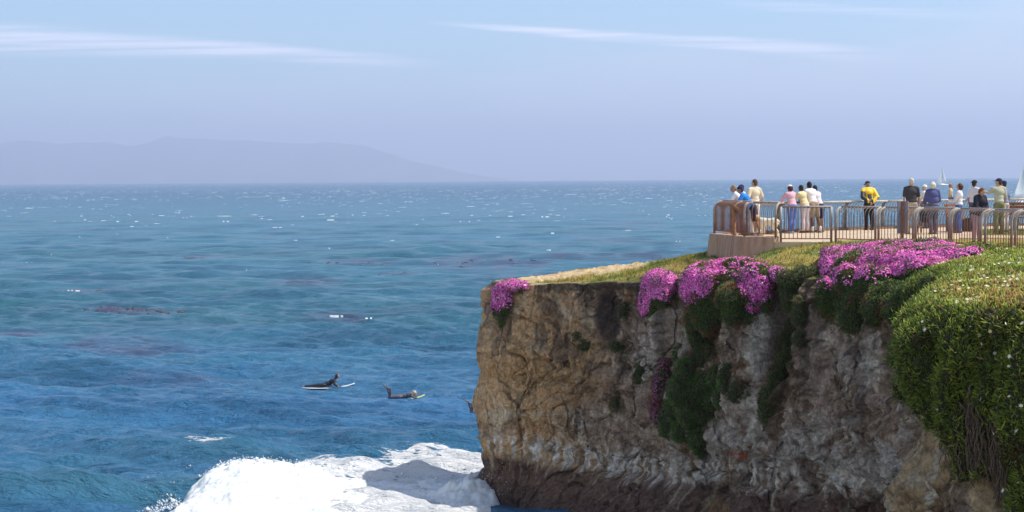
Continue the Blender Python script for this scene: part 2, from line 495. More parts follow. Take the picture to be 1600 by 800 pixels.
def ico_dir(n):
    v = rng.normal(size=(n, 3)); return v / np.linalg.norm(v, axis=1)[:, None]
_oct = np.array([(1, 0, 0), (-1, 0, 0), (0, 1, 0), (0, -1, 0), (0, 0, 1), (0, 0, -1)], float)
_octf = np.array([(0, 2, 4), (2, 1, 4), (1, 3, 4), (3, 0, 4), (2, 0, 5), (1, 2, 5), (3, 1, 5), (0, 3, 5)])
def blobs(name, P, rad, material):
    n = len(P)
    V = P[:, None] + _oct[None] * (rad[:, None] * (0.6 + 0.8 * rng.random((n, 6))))[..., None]
    Fc = (np.arange(n)[:, None, None] * 6 + _octf[None]).reshape(-1, 3)
    return np_mesh(name, V.reshape(-1, 3), [Fc], material, smooth=True)
# droplets flung off the crest and the ragged left end
n = 5200
ii = rng.integers(0, len(gx), n); jj = rng.integers(0, len(gy), n)
keep = (np.abs(d[ii, jj]) < 0.9) & (Zm[ii, jj] > 0.15)
ii, jj = ii[keep], jj[keep]
P = np.stack([gx[ii], gy[jj], Zm[ii, jj] + rng.exponential(0.07, len(ii))], 1)
n = 120
q = np.stack([-11.3 + rng.normal(size=n) * 0.5, 55 + rng.normal(size=n) * 0.8, rng.exponential(0.35, n)], 1)
n = 500
q2 = np.stack([-1.3 + rng.normal(size=n) * 0.6, 53.9 + rng.normal(size=n) * 0.7, 0.4 + rng.exponential(0.35, n)], 1)
P = np.vstack([P, q, q2]); rad_ = rng.uniform(0.005, 0.019, len(P))
ii = rng.integers(0, len(gx), 30000); jj = rng.integers(0, len(gy), 30000)     # clots of foam that break the outline of the crest
k = (d[ii, jj] > -0.5) & (d[ii, jj] < 1.6) & (Zm[ii, jj] > 0.02) & (rng.random(30000) < .8); ii, jj = ii[k], jj[k]
C_ = np.stack([gx[ii], gy[jj], Zm[ii, jj] + np.abs(rng.normal(size=len(ii))) * 0.07], 1)
ll = np.where((edge > 0.02) & (edge < 0.6)); k = rng.integers(0, len(ll[0]), 2200); C2 = np.stack([gx[ll[0][k]], gy[ll[1][k]], np.maximum(Zm[ll[0][k], ll[1][k]], 0.0) + np.abs(rng.normal(size=2200)) * .08], 1)
P = np.vstack([P, C_, C2]); rad_ = np.concatenate([rad_, rng.gamma(2.0, 0.0095, len(C_) + len(C2))])
sprayo = blobs('sea_spray', P, rad_, fmat)
tag(sprayo, 'fine white spray flying off the breaking wave', kind='stuff')

# whitecaps all over the windy bay: short ragged crests standing a little above the water
capV = []; capF = []; nn = 0
def add_cap(x0, y0, L, hh, dep, sk):
    """one ragged crest: a row of broken, thin, uneven pieces"""
    global nn
    k = 0; pos = -L
    while pos < L:
        l_ = rng.uniform(0.12, 0.5) * L + 0.03
        if rng.random() < 0.72:
            m_ = 5; tt = np.linspace(-1, 1, m_) * l_ * 0.5 + pos + l_ / 2
            env_ = max(0.25, 1 - (pos / L) ** 2)
            pr_ = np.array([0.1, 0.7, 1.0, 0.7, 0.1]) * rng.uniform(0.4, 1.15, m_) * env_
            yy = y0 + tt * sk + rng.normal() * dep * 0.5
            for dy, zz, b_ in ((-dep * .6, 0.0, -.12), (-dep * 0.2, 0.6, 0.0), (0, 1.0, 0.02), (dep * 0.5, 0.0, -.12)):
                capV.append(np.stack([x0 + tt, yy + dy + rng.normal(size=m_) * dep * .08, b_ + pr_ * hh * zz], 1))
            for q in range(3):
                for i in range(m_ - 1): capF.append((nn + q * m_ + i, nn + q * m_ + i + 1, nn + (q + 1) * m_ + i + 1, nn + (q + 1) * m_ + i))
            nn += 4 * m_
        pos += l_
ys = []
for Dn, Df, num in ((110, 200, 12), (200, 420, 90), (420, 900, 900), (900, 2000, 2600), (2000, 5200, 2400)):
    ys += list(Dn + (Df - Dn) * rng.random(num))
ys = np.array(ys); xs = ys * rng.uniform(-0.42, 0.42, len(ys))
cl_ = pn(xs * 0.01, ys * 0.004, 3.0); keep = cl_ > -0.5 * rng.random(len(ys)) - 0.02
xs, ys = xs[keep], ys[keep]
for x0, y0 in zip(xs, ys):
    sc_ = 1 + min(1.2, y0 / 1500)
    add_cap(x0, y0, min(1.5, rng.gamma(1.4, 0.28)) * sc_ * (0.8 if y0 < 420 else 1), rng.uniform(0.04, 0.15) * sc_ * (0.3 if y0 < 420 else 0.75 if y0 < 900 else 1), 0.22 * sc_, rng.normal() * .3)
for (px, py, wpx) in ((145, 373, 12), (578, 497, 10), (516, 451, 6), (243, 485, 6), (470, 493, 9), (980, 360, 8)):
    dr = ray(px, py); k = -CAM.z / dr.z; P0 = CAM + dr * k
    add_cap(P0.x, P0.y, wpx / F_PX * P0.y * 0.7, 0.07, 0.22, 0.15)
caps = np_mesh('whitecaps', np.vstack(capV), [np.array(capF)], fmat, smooth=True)
tag(caps, 'small white wave crests scattered over the windy bay', kind='stuff')

# ------------------------------------------------------------ hills across the bay and the air between
hill_px = [(-900, 232), (-500, 226), (-250, 224), (-60, 226), (0, 224), (40, 221), (75, 222), (95, 224), (120, 221), (150, 223), (165, 221), (200, 227), (215, 226), (238, 219), (262, 212),
           (285, 215), (330, 217), (385, 219), (430, 222), (480, 225), (505, 223), (545, 225), (575, 229), (605, 238), (640, 249), (680, 259), (730, 270), (780, 279), (820, 286)]
HD = 25500.0
hp = np.array([tuple(at(x, y, HD)) for x, y in hill_px])
hx = np.linspace(hp[0, 0], hp[-1, 0], 260)
hz_ = np.interp(hx, hp[:, 0], hp[:, 2]) + fbm(hx * 0.0016, 0.5, 0.5, 4) * 42
hv = []
prof = [(-900, 0.0), (-700, 0.22), (-450, 0.5), (-200, 0.82), (0, 1.0), (400, 0.7), (900, 0.3), (1500, -0.1)]
for off, k in prof:
    hv.append(np.stack([hx, HD + off + 120 * pn(hx * 0.001, off * 0.01), np.maximum(hz_ * k, -6) + (fbm(hx * 0.002, off * 0.01, 3.0, 3) * 45 * k * (1 - k) * 4)], 1))
hill = np_mesh('hills', np.stack(hv, 1).reshape(-1, 3), [grid_faces(len(hx), len(prof))], mat('hill_scrub', (0.15, 0.16, 0.12), 0.95, 0.3, 0.002), smooth=True)
tag(hill, 'low mountain ridge fading in haze across the bay', kind='structure')
hb = MB(); hb.box((0, 13300, 398), (60000, 27000, 804))
hm_, t, p = new_mat('haze_air'); t.n.remove(p)
vo = t.add('ShaderNodeVolumePrincipled')
vo.inputs['Color'].default_value = (0.66, 0.72, 0.90, 1)
vo.inputs['Density'].default_value = HAZE_D if 'HAZE_D' in globals() else 0.000112
vo.inputs['Anisotropy'].default_value = 0.2
out = [q for q in t.n if q.type == 'OUTPUT_MATERIAL'][0]
t.l.new(vo.outputs[0], out.inputs['Volume'])
haze = hb.build('haze', hm_); tag(haze, 'pale blue sea haze over the bay', kind='stuff')

# floating kelp: small brown lumps and fronds breaking the surface inside the dark patches
kp = []
for (cx, cy, rx, ry, num) in ((205, 488, 70, 3, 150), (235, 487, 22, 1.5, 90), (560, 411, 60, 2.5, 60), (630, 429, 40, 1.5, 60), (770, 412, 90, 5, 60), (150, 453, 70, 2, 40), (700, 523, 20, 1.5, 30), (870, 433, 30, 1.5, 30), (300, 405, 20, 1, 30)):
    for _ in range(num):
        dr = ray(cx + rng.normal() * rx * .5, cy + rng.normal() * ry * .5); k = -CAM.z / dr.z; P0 = CAM + dr * k
        kp.append((P0.x, P0.y, 0.0))
kp = np.array(kp); kr = rng.uniform(0.05, 0.16, len(kp))
Vk = kp[:, None] + _oct[None] * (kr[:, None] * (0.5 + rng.random((len(kp), 6))))[..., None] * np.array([2.2, 2.2, 0.55])
Vk[..., 2] += wave_h(Vk[..., 0], Vk[..., 1], 0.6) - 0.02
kel = np_mesh('kelp', Vk.reshape(-1, 3), [(np.arange(len(kp))[:, None, None] * 6 + _octf[None]).reshape(-1, 3)], mat('kelp_brown', (0.06, 0.035, 0.045), 0.4, 0.3, 4, spec=.5), smooth=True)
tag(kel, 'brown purple kelp floating in patches on the water', kind='stuff')
# ------------------------------------------------------------ headland: top edge seen from the camera side, then round the back
front_px = [(770, 441, 54.6), (800, 443, 54.0), (835, 446, 53.7), (900, 443, 52.6), (1000, 441, 50.6), (1060, 436, 49.0), (1130, 430, 47.4), (1200, 430, 45.6), (1260, 434, 44.4),
            (1320, 440, 43.0), (1400, 452, 40.9), (1450, 452, 38.8)]
edge = [tuple(at(*q)) for q in front_px]
edge += [(9.75, 36.2, 8.15), (8.75, 33.0, 8.2), (7.5, 29.8, 8.2), (7.0, 28.2, 8.15), (6.95, 27.0, 8.1), (7.7, 25.9, 8.1), (9.4, 25.0, 8.15), (12.5, 24.0, 8.2), (17, 22, 8.3), (24, 21, 8.5), (36, 22, 8.6)]
back_px = [(1190, 381, 56.6), (1120, 392, 54.3), (1060, 403, 55.6), (1010, 412, 57.0), (960, 418, 58.2), (905, 421, 58.4), (865, 432, 57.8), (825, 440, 57.2), (790, 437, 56.6), (768, 440, 55.6)]
back = [(36, 80, 8.5), (30, 74.5, 8.5), (24, 68.2, 8.4), (19.7, 64.6, 8.4), (14.6, 61.6, 8.3), (11.5, 59.3, 8.2)] + [tuple(at(*q)) for q in back_px]
ring = edge + back + [edge[0]]
frontc, fs = catmull(edge, 4000)
_ks = np.concatenate([np.arange(0, 35.5, 0.034), np.arange(35.5, fs[-1], 0.14), [fs[-1]]])
frontc = np.stack([np.interp(_ks, fs, frontc[:, k]) for k in range(3)], 1); NF = len(_ks)
backc, bs = catmull([edge[-1]] + back + [edge[0]], 420)
RG = np.vstack([frontc, backc[1:-1]])
nR = len(RG)
tang = np.roll(RG[:, :2], -1, 0) - np.roll(RG[:, :2], 1, 0)
for _ in range(20): tang = (np.roll(tang, 1, 0) + 2 * tang + np.roll(tang, -1, 0)) / 4
tang /= np.linalg.norm(tang, axis=1)[:, None]
NRM = np.stack([tang[:, 1], -tang[:, 0]], 1)      # outward (ring runs anticlockwise)
arc = np.concatenate([[0], np.cumsum(np.linalg.norm(np.diff(RG[:, :2], axis=0), axis=1))])
# heights of the top surface: thin plate spline through known ground points
gp = [(770, 437, 55.0), (820, 441, 55.5), (900, 425, 57.0), (960, 421, 56.8), (1000, 424, 54), (1050, 414, 52), (1100, 399, 52.0), (1141, 402, 50.0), (1141, 412, 48.8), (1210, 392, 48.0), (1200, 408, 46.6), (1260, 402, 46.2), (1300, 389, 46.7)]
GP = [tuple(at(*q)) for q in gp] + edge[:12:2] + [(10.0, 46.3, 8.52), (12.5, 43.6, 8.5), (14.5, 41, 8.45), (11, 38, 8.35), (9, 30, 8.3), (9, 27, 8.3), (14, 30, 8.4), (18, 26, 8.45), (25, 24, 8.5), (30, 40, 8.5), (30, 60, 8.5), (20, 55, 8.5), (12, 52, 8.5), (12, 58, 8.3), (9, 53, 8.4), (20, 62, 8.4), (34, 75, 8.5)] + [tuple(at(*q)) for q in back_px[2::2]]
GP = np.array(GP)
def _k(r2): return 0.5 * r2 * np.log(r2 + 1e-9)
_d2 = ((GP[:, None, :2] - GP[None, :, :2]) ** 2).sum(-1); n_ = len(GP)
_A = np.zeros((n_ + 3, n_ + 3)); _A[:n_, :n_] = _k(_d2) + np.eye(n_) * 0.4; _A[:n_, n_] = 1; _A[:n_, n_ + 1:] = GP[:, :2]; _A[n_:, :n_] = _A[:n_, n_:].T
_w = np.linalg.solve(_A, np.concatenate([GP[:, 2], [0, 0, 0]]))
def ground_z(x, y):
    x = np.asarray(x, float); y = np.asarray(y, float); sh = x.shape
    q = np.stack([x.ravel(), y.ravel()], 1); out = np.empty(len(q))
    for i in range(0, len(q), 20000):
        b_ = q[i:i + 20000]; d2 = ((b_[:, None] - GP[None, :, :2]) ** 2).sum(-1)
        out[i:i + 20000] = _k(d2) @ _w[:n_] + _w[n_] + b_ @ _w[n_ + 1:]
    return out.reshape(sh)
ZT = RG[:, 2].copy()
# ---- wall of rock
NV = 290
zb = -2.0
S = arc[:, None]; T = np.linspace(0, 1, NV)[None]
Zg = zb + (ZT[:, None] - zb) * T
PX0, _ = proj(np.stack([RG[:, 0], RG[:, 1], ZT], 1)); PX0 = PX0[:, None]
BX, BY = RG[:, 0:1], RG[:, 1:2]
H = Zg
nf = sst(arc, 22, 26)[:, None] * sst(-arc, -60, -50)[:, None]          # the nearer nose
prof = np.interp(H, [-2, 0, 0.7, 1.6, 2.4, 3.0, 4.2, 5.5, 6.6, 7.5, 8.5], [2.3, 2.0, 1.05, 0.28, 0.10, 0.30, 0.34, 0.22, 0.10, 0.0, -0.05])
tipw = np.exp(-((arc - 0.2) / 1.5) ** 2)[:, None] + np.exp(-((arc - arc[-1]) / 3.0) ** 2)[:, None]
prof_tip = np.interp(H, [-2, 0.3, 0.9, 1.8, 2.6, 3.3, 3.9, 4.15, 4.35, 4.7, 5.4, 6.1, 6.6, 7.5], [1.3, 1.0, 0.55, 0.68, 0.62, 0.66, 0.5, 0.40, 0.52, 0.6, 0.42, 0.25, 0.28, 0.0])
prof = prof * (1 - tipw * 0.9) + prof_tip * tipw
ledge = pn(0.3, 0.7, H * 2.3 + 0.25 * pn(S * 0.25, 1.0)) * 0.15 + pn(0.9, 0.1, H * 6.0 + 0.4 * pn(S * 0.3, 4.0)) * 0.05
fr_ = H * 0.95 + 0.30 * pn(S * 0.22, 2.0, 3.0) + 0.05 * S * 0.3; fr_ = fr_ - np.floor(fr_); ledge = ledge + (fr_ - 0.5) * 0.20 * sst(pn(S * 0.3, H * 0.4, 14.0), -0.2, 0.2)
fr2 = H * 2.7 + 0.5 * pn(S * 0.3, 5.0, 3.0); fr2 = fr2 - np.floor(fr2); ledge = ledge + (fr2 - 0.5) * 0.07 * sst(pn(S * 0.5, H * 0.7, 24.0), -0.1, 0.2)
ledge = ledge * (0.6 + 0.4 * pn(S * 0.2, H * 0.2, 9.0)) * (1.3 - 0.5 * sst(H, 4.0, 6.0))
flute = fbm(S * 0.62 + 0.25 * pn(S * 0.4, H * 0.4, 2.0), H * 0.13, 0.5, 3, 0.5, ridged=True)      # buttresses
gull = sst(H, 1.8, 5.0)
disp = prof + ledge + (flute - 0.25) * (0.34 + 0.72 * gull) * (0.35 + 0.65 * sst(S, 1.5, 7.0))
disp += fbm(BX * 0.55 + S * 0.1, BY * 0.55, H * 0.8, 4, 0.55) * 0.42
n3 = fbm(S * 1.9, H * 1.6, 3.0, 4, 0.55); disp += np.abs(n3) * -0.46
blk = pn(np.floor(S * 1.15 + 0.5 * pn(S, H, 1.0)) * 7.7, np.floor(H * 1.4 + 0.6 * pn(S * 0.8, H * .5, 2.0)) * 3.3, 0.5); disp += blk * 0.10 * (1 - 0.6 * gull)
disp += fbm(S * 6.5, H * 6.5, 5.0, 3, 0.6) * 0.06
disp += fbm(S * 16, H * 13, 5.0, 2, 0.6) * 0.035
crack = np.abs(pn(S * 0.85 + 0.5 * pn(S * 1.1, H * 0.9, 7.0), H * 0.42, 6.0)); disp -= 0.24 * sst(-crack, -0.05, 0.0)
crack2 = np.abs(pn(S * 0.5, H * 1.5 + 0.4 * pn(S * .9, H, 3.0), 16.0)); disp -= 0.12 * sst(-crack2, -0.04, 0.0)
def hollow(px, z, rx, rz, dep):
    global disp
    q = ((PX0 - px) / rx) ** 2 + ((H - z) / rz) ** 2
    disp = disp - dep * sst(-q, -1.2, -0.1) * (arc[:, None] < 24)
hollow(950, 6.3, 20, 1.1, 0.55); hollow(1105, 6.4, 26, 0.9, 0.5); hollow(1215, 6.3, 22, 1.9, 0.75); hollow(1030, 6.2, 14, 1.3, 0.5)
hollow(1255, 6.2, 14, 1.4, 0.4); hollow(1345, 5.0, 12, 1.4, 0.35); hollow(1140, 1.4, 30, 0.7, 0.4); hollow(990, 3.0, 16, 1.2, 0.3); hollow(1385, 2.0, 12, 1.2, 0.3)
topk = sst(ZT[:, None] - H, 0.0, 0.35)
amp = np.where(topk < 1, 0.25 + 0.75 * topk, 1.0)
disp = disp * amp + (1 - topk) * 0.12
tp = np.exp(-(arc / 1.8) ** 2)[:, None] + np.exp(-((arc - arc[-1]) / 1.8) ** 2)[:, None]; tp = np.clip(tp, 0, 1)
disp = disp * (1 - tp) + tp * (prof_tip + (disp - prof) * 0.45 - 0.30)
backm = (arc[:, None] > arc[NF]); disp = np.where(backm & (tp < .3), disp * 0.8, disp)
disp = np.where(nf > 0, disp * (1 - nf * 0.6 * sst(H, 4.9, 5.8)) + nf * (-0.14 - 0.20 * sst(H, 5.4, 6.4)), disp)
CX = RG[:, 0:1] + NRM[:, 0:1] * disp; CY = RG[:, 1:2] + NRM[:, 1:2] * disp
CZ = H + fbm(S * 2.0, H * 2.0, 11.0, 3) * 0.05 * topk + (1 - topk) * fbm(S * 1.3, 0.5, 0.5, 4) * 0.10
# lip rolled over on to the top
lip = []
for k, (inn, up) in enumerate(((0.05, 0.03), (0.2, 0.05), (0.5, 0.03), (0.9, -0.02))):
    lx = CX[:, -1] - NRM[:, 0] * (inn + 0.1); ly = CY[:, -1] - NRM[:, 1] * (inn + 0.1)
    tz = ground_z(lx, ly); kk = min(1, inn / 0.5)
    lip.append(np.stack([lx, ly, CZ[:, -1] * (1 - kk) + tz * kk + up], 1))
P3 = np.concatenate([np.stack([CX, CY, CZ], -1), np.stack(lip, 1)], 1)
nvv = P3.shape[1]
# ---- rock colours (stains, beds, salt and painted shade of the hollows, all fixed on the rock)
Q = P3.reshape(-1, 3); qx, qy = proj(Q); qx = qx.reshape(nR, nvv); qy = qy.reshape(nR, nvv)
Z3 = P3[..., 2]; S3 = np.repeat(arc[:, None], nvv, 1)
def L3(a_, b_, t_): return a_ + (np.array(b_) - a_) * t_[..., None]
tan_ = np.array((0.64, 0.40, 0.215)); c = np.ones((nR, nvv, 3)) * tan_
n_a = fbm(S3 * 0.5, Z3 * 0.5, 1.0, 5); n_b = fbm(S3 * 1.3, Z3 * 0.9, 7.0, 5); n_c = fbm(S3 * 4, Z3 * 4, 3.0, 3)
c = L3(c, (0.56, 0.31, 0.12), sst(n_a, -0.05, 0.35) * 0.8)
c = L3(c, (0.62, 0.50, 0.35), sst(n_b, 0.05, 0.4) * 0.7)
grey = sst(qx + n_a * 160, 830, 1010)
gc = np.ones_like(c) * np.array((0.43, 0.32, 0.26))
gc = L3(gc, (0.66, 0.55, 0.46), sst(n_b + 0.3 * n_c, 0.02, 0.32))
gc = L3(gc, (0.24, 0.145, 0.085), sst(-n_a - 0.3 * n_c, 0.02, 0.26) * 0.9)
gc = L3(gc, (0.17, 0.12, 0.095), sst(pn(S3 * 1.1, Z3 * 0.35, 12.0), 0.12, 0.42) * 0.7)
c = c * (1 - grey[..., None] * 0.9) + gc * grey[..., None] * 0.9
# orange bed low on the tip
c = L3(c, (0.42, 0.235, 0.085), np.exp(-((Z3 - 4.3) / 0.45) ** 2) * (1 - sst(qx, 900, 1000)) * sst(n_c, -0.3, 0.3) * 0.8)
bed = 3.05 + (S3 - 3) * 0.09
c = L3(c, (0.60, 0.50, 0.38), np.exp(-((Z3 - bed - n_b * 0.10) / 0.10) ** 2) * sst(n_c, -0.3, 0.2) * (1 - sst(qx, 935, 1010)) * 0.7)
# dark top soil, then the streaks washed down from it
soil = sst(Z3 - ZT[:, None] + 0.30 + n_c * 0.2, 0.0, 0.12)
c = L3(c, (0.13, 0.105, 0.075), soil * 0.85 * (arc[:, None] > 1.8))
drip = sst(pn(S3 * 3.1, Z3 * 0.22, 2.0), 0.10, 0.40) * sst(Z3, 3.0, 7.0) * sst(pn(S3 * 0.5, Z3 * .3, 8.0), -0.2, 0.2)
c = L3(c, (0.12, 0.095, 0.085), drip * 0.75)
for (px, z, rx, rz, k) in ((950, 6.2, 17, 1.0, .85), (1215, 6.2, 20, 1.8, .7), (1105, 6.6, 20, .8, .6), (1255, 6.0, 12, 1.2, .5), (1030, 5.9, 10, 1.2, .5), (1345, 5.2, 9, 1.3, .6), (905, 6.9, 8, .3, .5), (845, 5.6, 10, .5, .35)):  # shade of the caves and hollows painted dark into the rock colour
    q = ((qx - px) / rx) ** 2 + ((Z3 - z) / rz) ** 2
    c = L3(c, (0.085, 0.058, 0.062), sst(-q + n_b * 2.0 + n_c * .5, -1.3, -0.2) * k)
# pale mineral washes
for (px, z, rx, rz, k) in ((1185, 5.9, 20, 1.1, .8), (1010, 5.2, 22, .8, .55), (1060, 5.6, 12, 1.0, .5), (1330, 5.7, 40, .5, .6), (1170, 4.4, 30, .6, .5), (1260, 3.2, 60, .6, .6), (1380, 3.4, 45, .8, .5), (1130, 3.4, 30, .4, .6)):
    q = ((qx - px) / rx) ** 2 + ((Z3 - z) / rz) ** 2
    c = L3(c, (0.70, 0.62, 0.55), sst(-q + n_b * 1.5 + n_c * .4, -1.2, 0.0) * k)
# salt and guano band with drips, then the dark wet foot
tide = np.interp(qx, [740, 850, 1000, 1100, 1300, 1430], [1.62, 1.6, 1.65, 1.9, 2.45, 2.9]) + 0.35 * pn(S3 * 0.35, 2.0) + 0.12 * pn(S3 * 2.0, 2.0)
pb = sst(Z3 - tide, 0.25, 0.5) * sst(-(Z3 - tide), -2.1, -1.3) * sst(qx + n_a * 60, 1030, 1110)
c = L3(c, (0.60, 0.52, 0.455), pb * sst(n_b + .5 * n_c + .3 * n_a, -0.25, 0.12) * 0.85)
c = L3(c, (0.68, 0.60, 0.54), np.exp(-((Z3 - tide - 1.15 - .1 * n_b) / 0.10) ** 2) * sst(qx, 1000, 1090) * sst(n_c, -.3, .2) * 0.5)
sb = sst(Z3 - tide, -0.25 - 0.75 * np.abs(pn(S3 * 5.5, 1.0)), 0.0) * sst(-(Z3 - tide), -0.75, -0.30)
sbm = sb * sst(pn(S3 * 6.0, Z3 * 0.4, 1.0) + 0.3 * n_c + 0.5 * pn(S3 * .6, 3.0), -0.15, 0.22)
foot = sst(-(Z3 - tide), 0.0, 0.45)
fc = np.ones_like(c) * np.array((0.175, 0.10, 0.08)); fc = L3(fc, (0.095, 0.062, 0.06), sst(-(Z3 - tide), 0.8, 1.6)); fc = L3(fc, (0.20, 0.13, 0.09), sst(n_c + n_b, .2, .6) * .5)
drp = sst(pn(S3 * 7.0, Z3 * 0.35, 4.0), 0.36, 0.5) * sst(Z3, 0.5, 1.3)
fc = L3(fc, (0.50, 0.43, 0.30), drp * 0.6)
c = c * (1 - foot[..., None] * 0.92) + fc * foot[..., None] * 0.92
c = L3(c, (0.85, 0.77, 0.70), sbm * 0.9)
q = ((qx - 1162) / 10) ** 2 + ((qy - 712) / 9) ** 2
c = L3(c, (0.42, 0.09, 0.03), sst(-q + n_c, -1.2, -0.2) * 0.9)
q = ((qx - 1145) / 8) ** 2 + ((qy - 708) / 6) ** 2; c = L3(c, (0.35, 0.06, 0.04), sst(-q + n_c, -1.2, -0.2) * 0.6)
q = ((qx - 1130) / 30) ** 2 + ((Z3 - 0.9) / 0.5) ** 2; c = L3(c, (0.36, 0.21, 0.09), sst(-q + n_c, -1.2, 0) * 0.7)
nose = nf * np.ones_like(qx) * (1 - soil)
nc = np.ones_like(c) * np.array((0.56, 0.39, 0.23)); nc = L3(nc, (0.66, 0.56, 0.45), sst(n_b, 0, .3)); nc = L3(nc, (0.22, 0.13, 0.08), sst(-n_b - .2 * n_c, .08, .3) * .8)
c = c * (1 - nose[..., None]) + nc * nose[..., None]
blot = fbm(S3 * 0.9 + 0.5 * n_a, Z3 * 0.7, 21.0, 5); c = L3(c, (0.17, 0.115, 0.09), sst(blot, 0.12, 0.34) * 0.7 * (Z3 > 1.5))
vein = 1 - sst(np.abs(pn(S3 * 1.3 + n_a, Z3 * 0.8 + n_b, 31.0)), 0.0, 0.06); c = L3(c, (0.10, 0.07, 0.06), vein * 0.6)
c *= (1 + 0.30 * n_c[..., None] + 0.12 * fbm(S3 * 14, Z3 * 12, 2.0, 2)[..., None])
lipm = np.zeros((nR, nvv)); lipm[:, -4:] = 1
lipn = fbm(S3 * 0.7, Z3, 2.0, 4)
lipc = np.ones_like(c) * np.array((0.50, 0.38, 0.22)); lipc = L3(lipc, (0.22, 0.19, 0.05), sst(qx + lipn * 60, 850, 950)); lipc = L3(lipc, (0.11, 0.14, 0.03), sst(lipn, .05, .3) * sst(qx, 900, 1000))
c = c * (1 - lipm[..., None]) + lipc * lipm[..., None]
rock, t, p = new_mat('sandstone_rock')
g = t.add('ShaderNodeNewGeometry').outputs['Position']
ca = t.add('ShaderNodeAttribute'); ca.attribute_name = 'Col'
fine = t.noise(g, 9.0, 8, 0.68); fine2 = t.noise(t.mapping(g, (14, 14, 5)), 1.0, 4, 0.65)
def crackset(scale, w_, sc3_, seed):
    wv = t.add('ShaderNodeVectorMath', operation='ADD'); nz_ = t.add('ShaderNodeTexNoise'); t.put(nz_.inputs['Vector'], g); nz_.inputs['Scale'].default_value = scale * 1.3; nz_.inputs['Detail'].default_value = 5
    sv = t.add('ShaderNodeVectorMath', operation='SCALE'); t.put(sv.inputs[0], nz_.outputs['Color']); sv.inputs['Scale'].default_value = 0.45 / scale
    t.put(wv.inputs[0], g); t.put(wv.inputs[1], sv.outputs[0])
    v = t.add('ShaderNodeTexVoronoi', feature='DISTANCE_TO_EDGE'); t.put(v.inputs['Vector'], t.mapping(wv.outputs[0], sc3_, loc=(seed, seed, 0))); v.inputs['Scale'].default_value = scale
    return t.ss(v.outputs[0], 0.0, w_)
ck1 = crackset(0.85, 0.05, (1, 1, 0.55), 3.0); ck2 = crackset(2.6, 0.10, (1, 1, 1.5), 8.0)
ckm = t.ss(t.noise(g, 0.7, 3, 0.6), 0.42, 0.6)
ck1 = t.math('MAXIMUM', ck1, t.math('SUBTRACT', 1.0, ckm)); ck2 = t.math('MAXIMUM', ck2, t.ss(t.noise(g, 1.6, 3, 0.6), 0.45, 0.6))
kk = t.math('MULTIPLY', t.ss(fine, 0.3, 0.72, 0.68, 1.28), t.ss(fine2, 0.35, 0.65, 0.82, 1.15))
kk = t.math('MULTIPLY', kk, t.math('MULTIPLY_ADD', ck1, 0.5, 0.5)); kk = t.math('MULTIPLY', kk, t.math('MULTIPLY_ADD', ck2, 0.16, 0.84))
kc = t.add('ShaderNodeCombineXYZ')
for i in range(3): t.put(kc.inputs[i], kk)
t.put(p.inputs['Base Color'], t.mix(1.0, ca.outputs['Color'], kc.outputs[0], 'MULTIPLY'))
p.inputs['Roughness'].default_value = 0.93; p.inputs['Specular IOR Level'].default_value = 0.2
bn = t.add('ShaderNodeBump'); bn.inputs['Strength'].default_value = 1.0; bn.inputs['Distance'].default_value = 0.11
t.put(bn.inputs['Height'], t.math('ADD', t.math('ADD', t.math('MULTIPLY', ck1, 0.8), t.math('MULTIPLY', ck2, 0.2)), t.math('ADD', fine, t.math('MULTIPLY', t.noise(g, 30.0, 4, 0.6), 0.35)))); t.put(p.inputs['Normal'], bn.outputs[0])
cliff = np_mesh('cliff', Q, [grid_faces(nR, nvv, True)], rock, smooth=True, cols=np.clip(c, 0.02, 0.88).reshape(-1, 3))
tag(cliff, 'layered tan and grey sea cliff with salt stains and dark wet foot', kind='structure')

# ---- grassy top
poly = RG[::6, :2] - NRM[::6] * 0.25
gx = np.concatenate([np.arange(-2.2, 15, 0.11), np.arange(15, 40, 0.6)]); gy = np.concatenate([np.arange(20, 62, 0.11), np.arange(62, 82, 0.6)])
TX, TY = np.meshgrid(gx, gy, indexing='ij')
def inside(x, y, poly):
    x = np.asarray(x); y = np.asarray(y); r = np.zeros(x.shape, bool); n = len(poly)
    for i in range(n):
        x1, y1 = poly[i]; x2, y2 = poly[(i + 1) % n]
        if y1 == y2: continue
        c_ = ((y1 > y) != (y2 > y)) & (x < (x2 - x1) * (y - y1) / (y2 - y1) + x1); r ^= c_
    return r
ins = inside(TX, TY, poly)
cell = ins[:-1, :-1] & ins[1:, :-1] & ins[:-1, 1:] & ins[1:, 1:]
def ground_full(x, y):
    return ground_z(x, y) + fbm(np.asarray(x) * 0.9, np.asarray(y) * 0.9, 2.0, 3) * 0.05
GZ = ground_full(TX, TY)
sandy = None
def sand_mask(x, y):
    qx, qy = proj(np.stack([x, y, ground_z(x, y)], -1).reshape(-1, 3)); qx = qx.reshape(x.shape); qy = qy.reshape(x.shape)
    n_ = fbm(x * 1.2, y * 1.2, 4.0, 3)
    # bare sandstone along the back edge of the tip
    line = np.interp(qx, [760, 830, 860, 960, 1010, 1060, 1090], [430, 444, 439, 427, 416, 403, 394])
    return sst(line - qy + n_ * 7, -1, 3) * (qx < 1095) * (y > 50), qx, qy
SM, tqx, tqy = sand_mask(TX, TY)
rough_ = fbm(TX * 4, TY * 4, 1.0, 4)
GZ = GZ + SM * (np.abs(rough_) * 0.25 + 0.02)
gn = fbm(TX * 0.7, TY * 0.7, 6.0, 4); gn2 = fbm(TX * 3, TY * 3, 2.0, 3)
gcx = np.ones(TX.shape + (3,)) * np.array((0.33, 0.26, 0.055))
gcx = L3(gcx, (0.15, 0.19, 0.035), sst(gn + 0.3 * gn2, 0.0, 0.3)); gcx = L3(gcx, (0.33, 0.22, 0.085), sst(-gn + .4 * gn2, 0.1, 0.4) * 0.8)
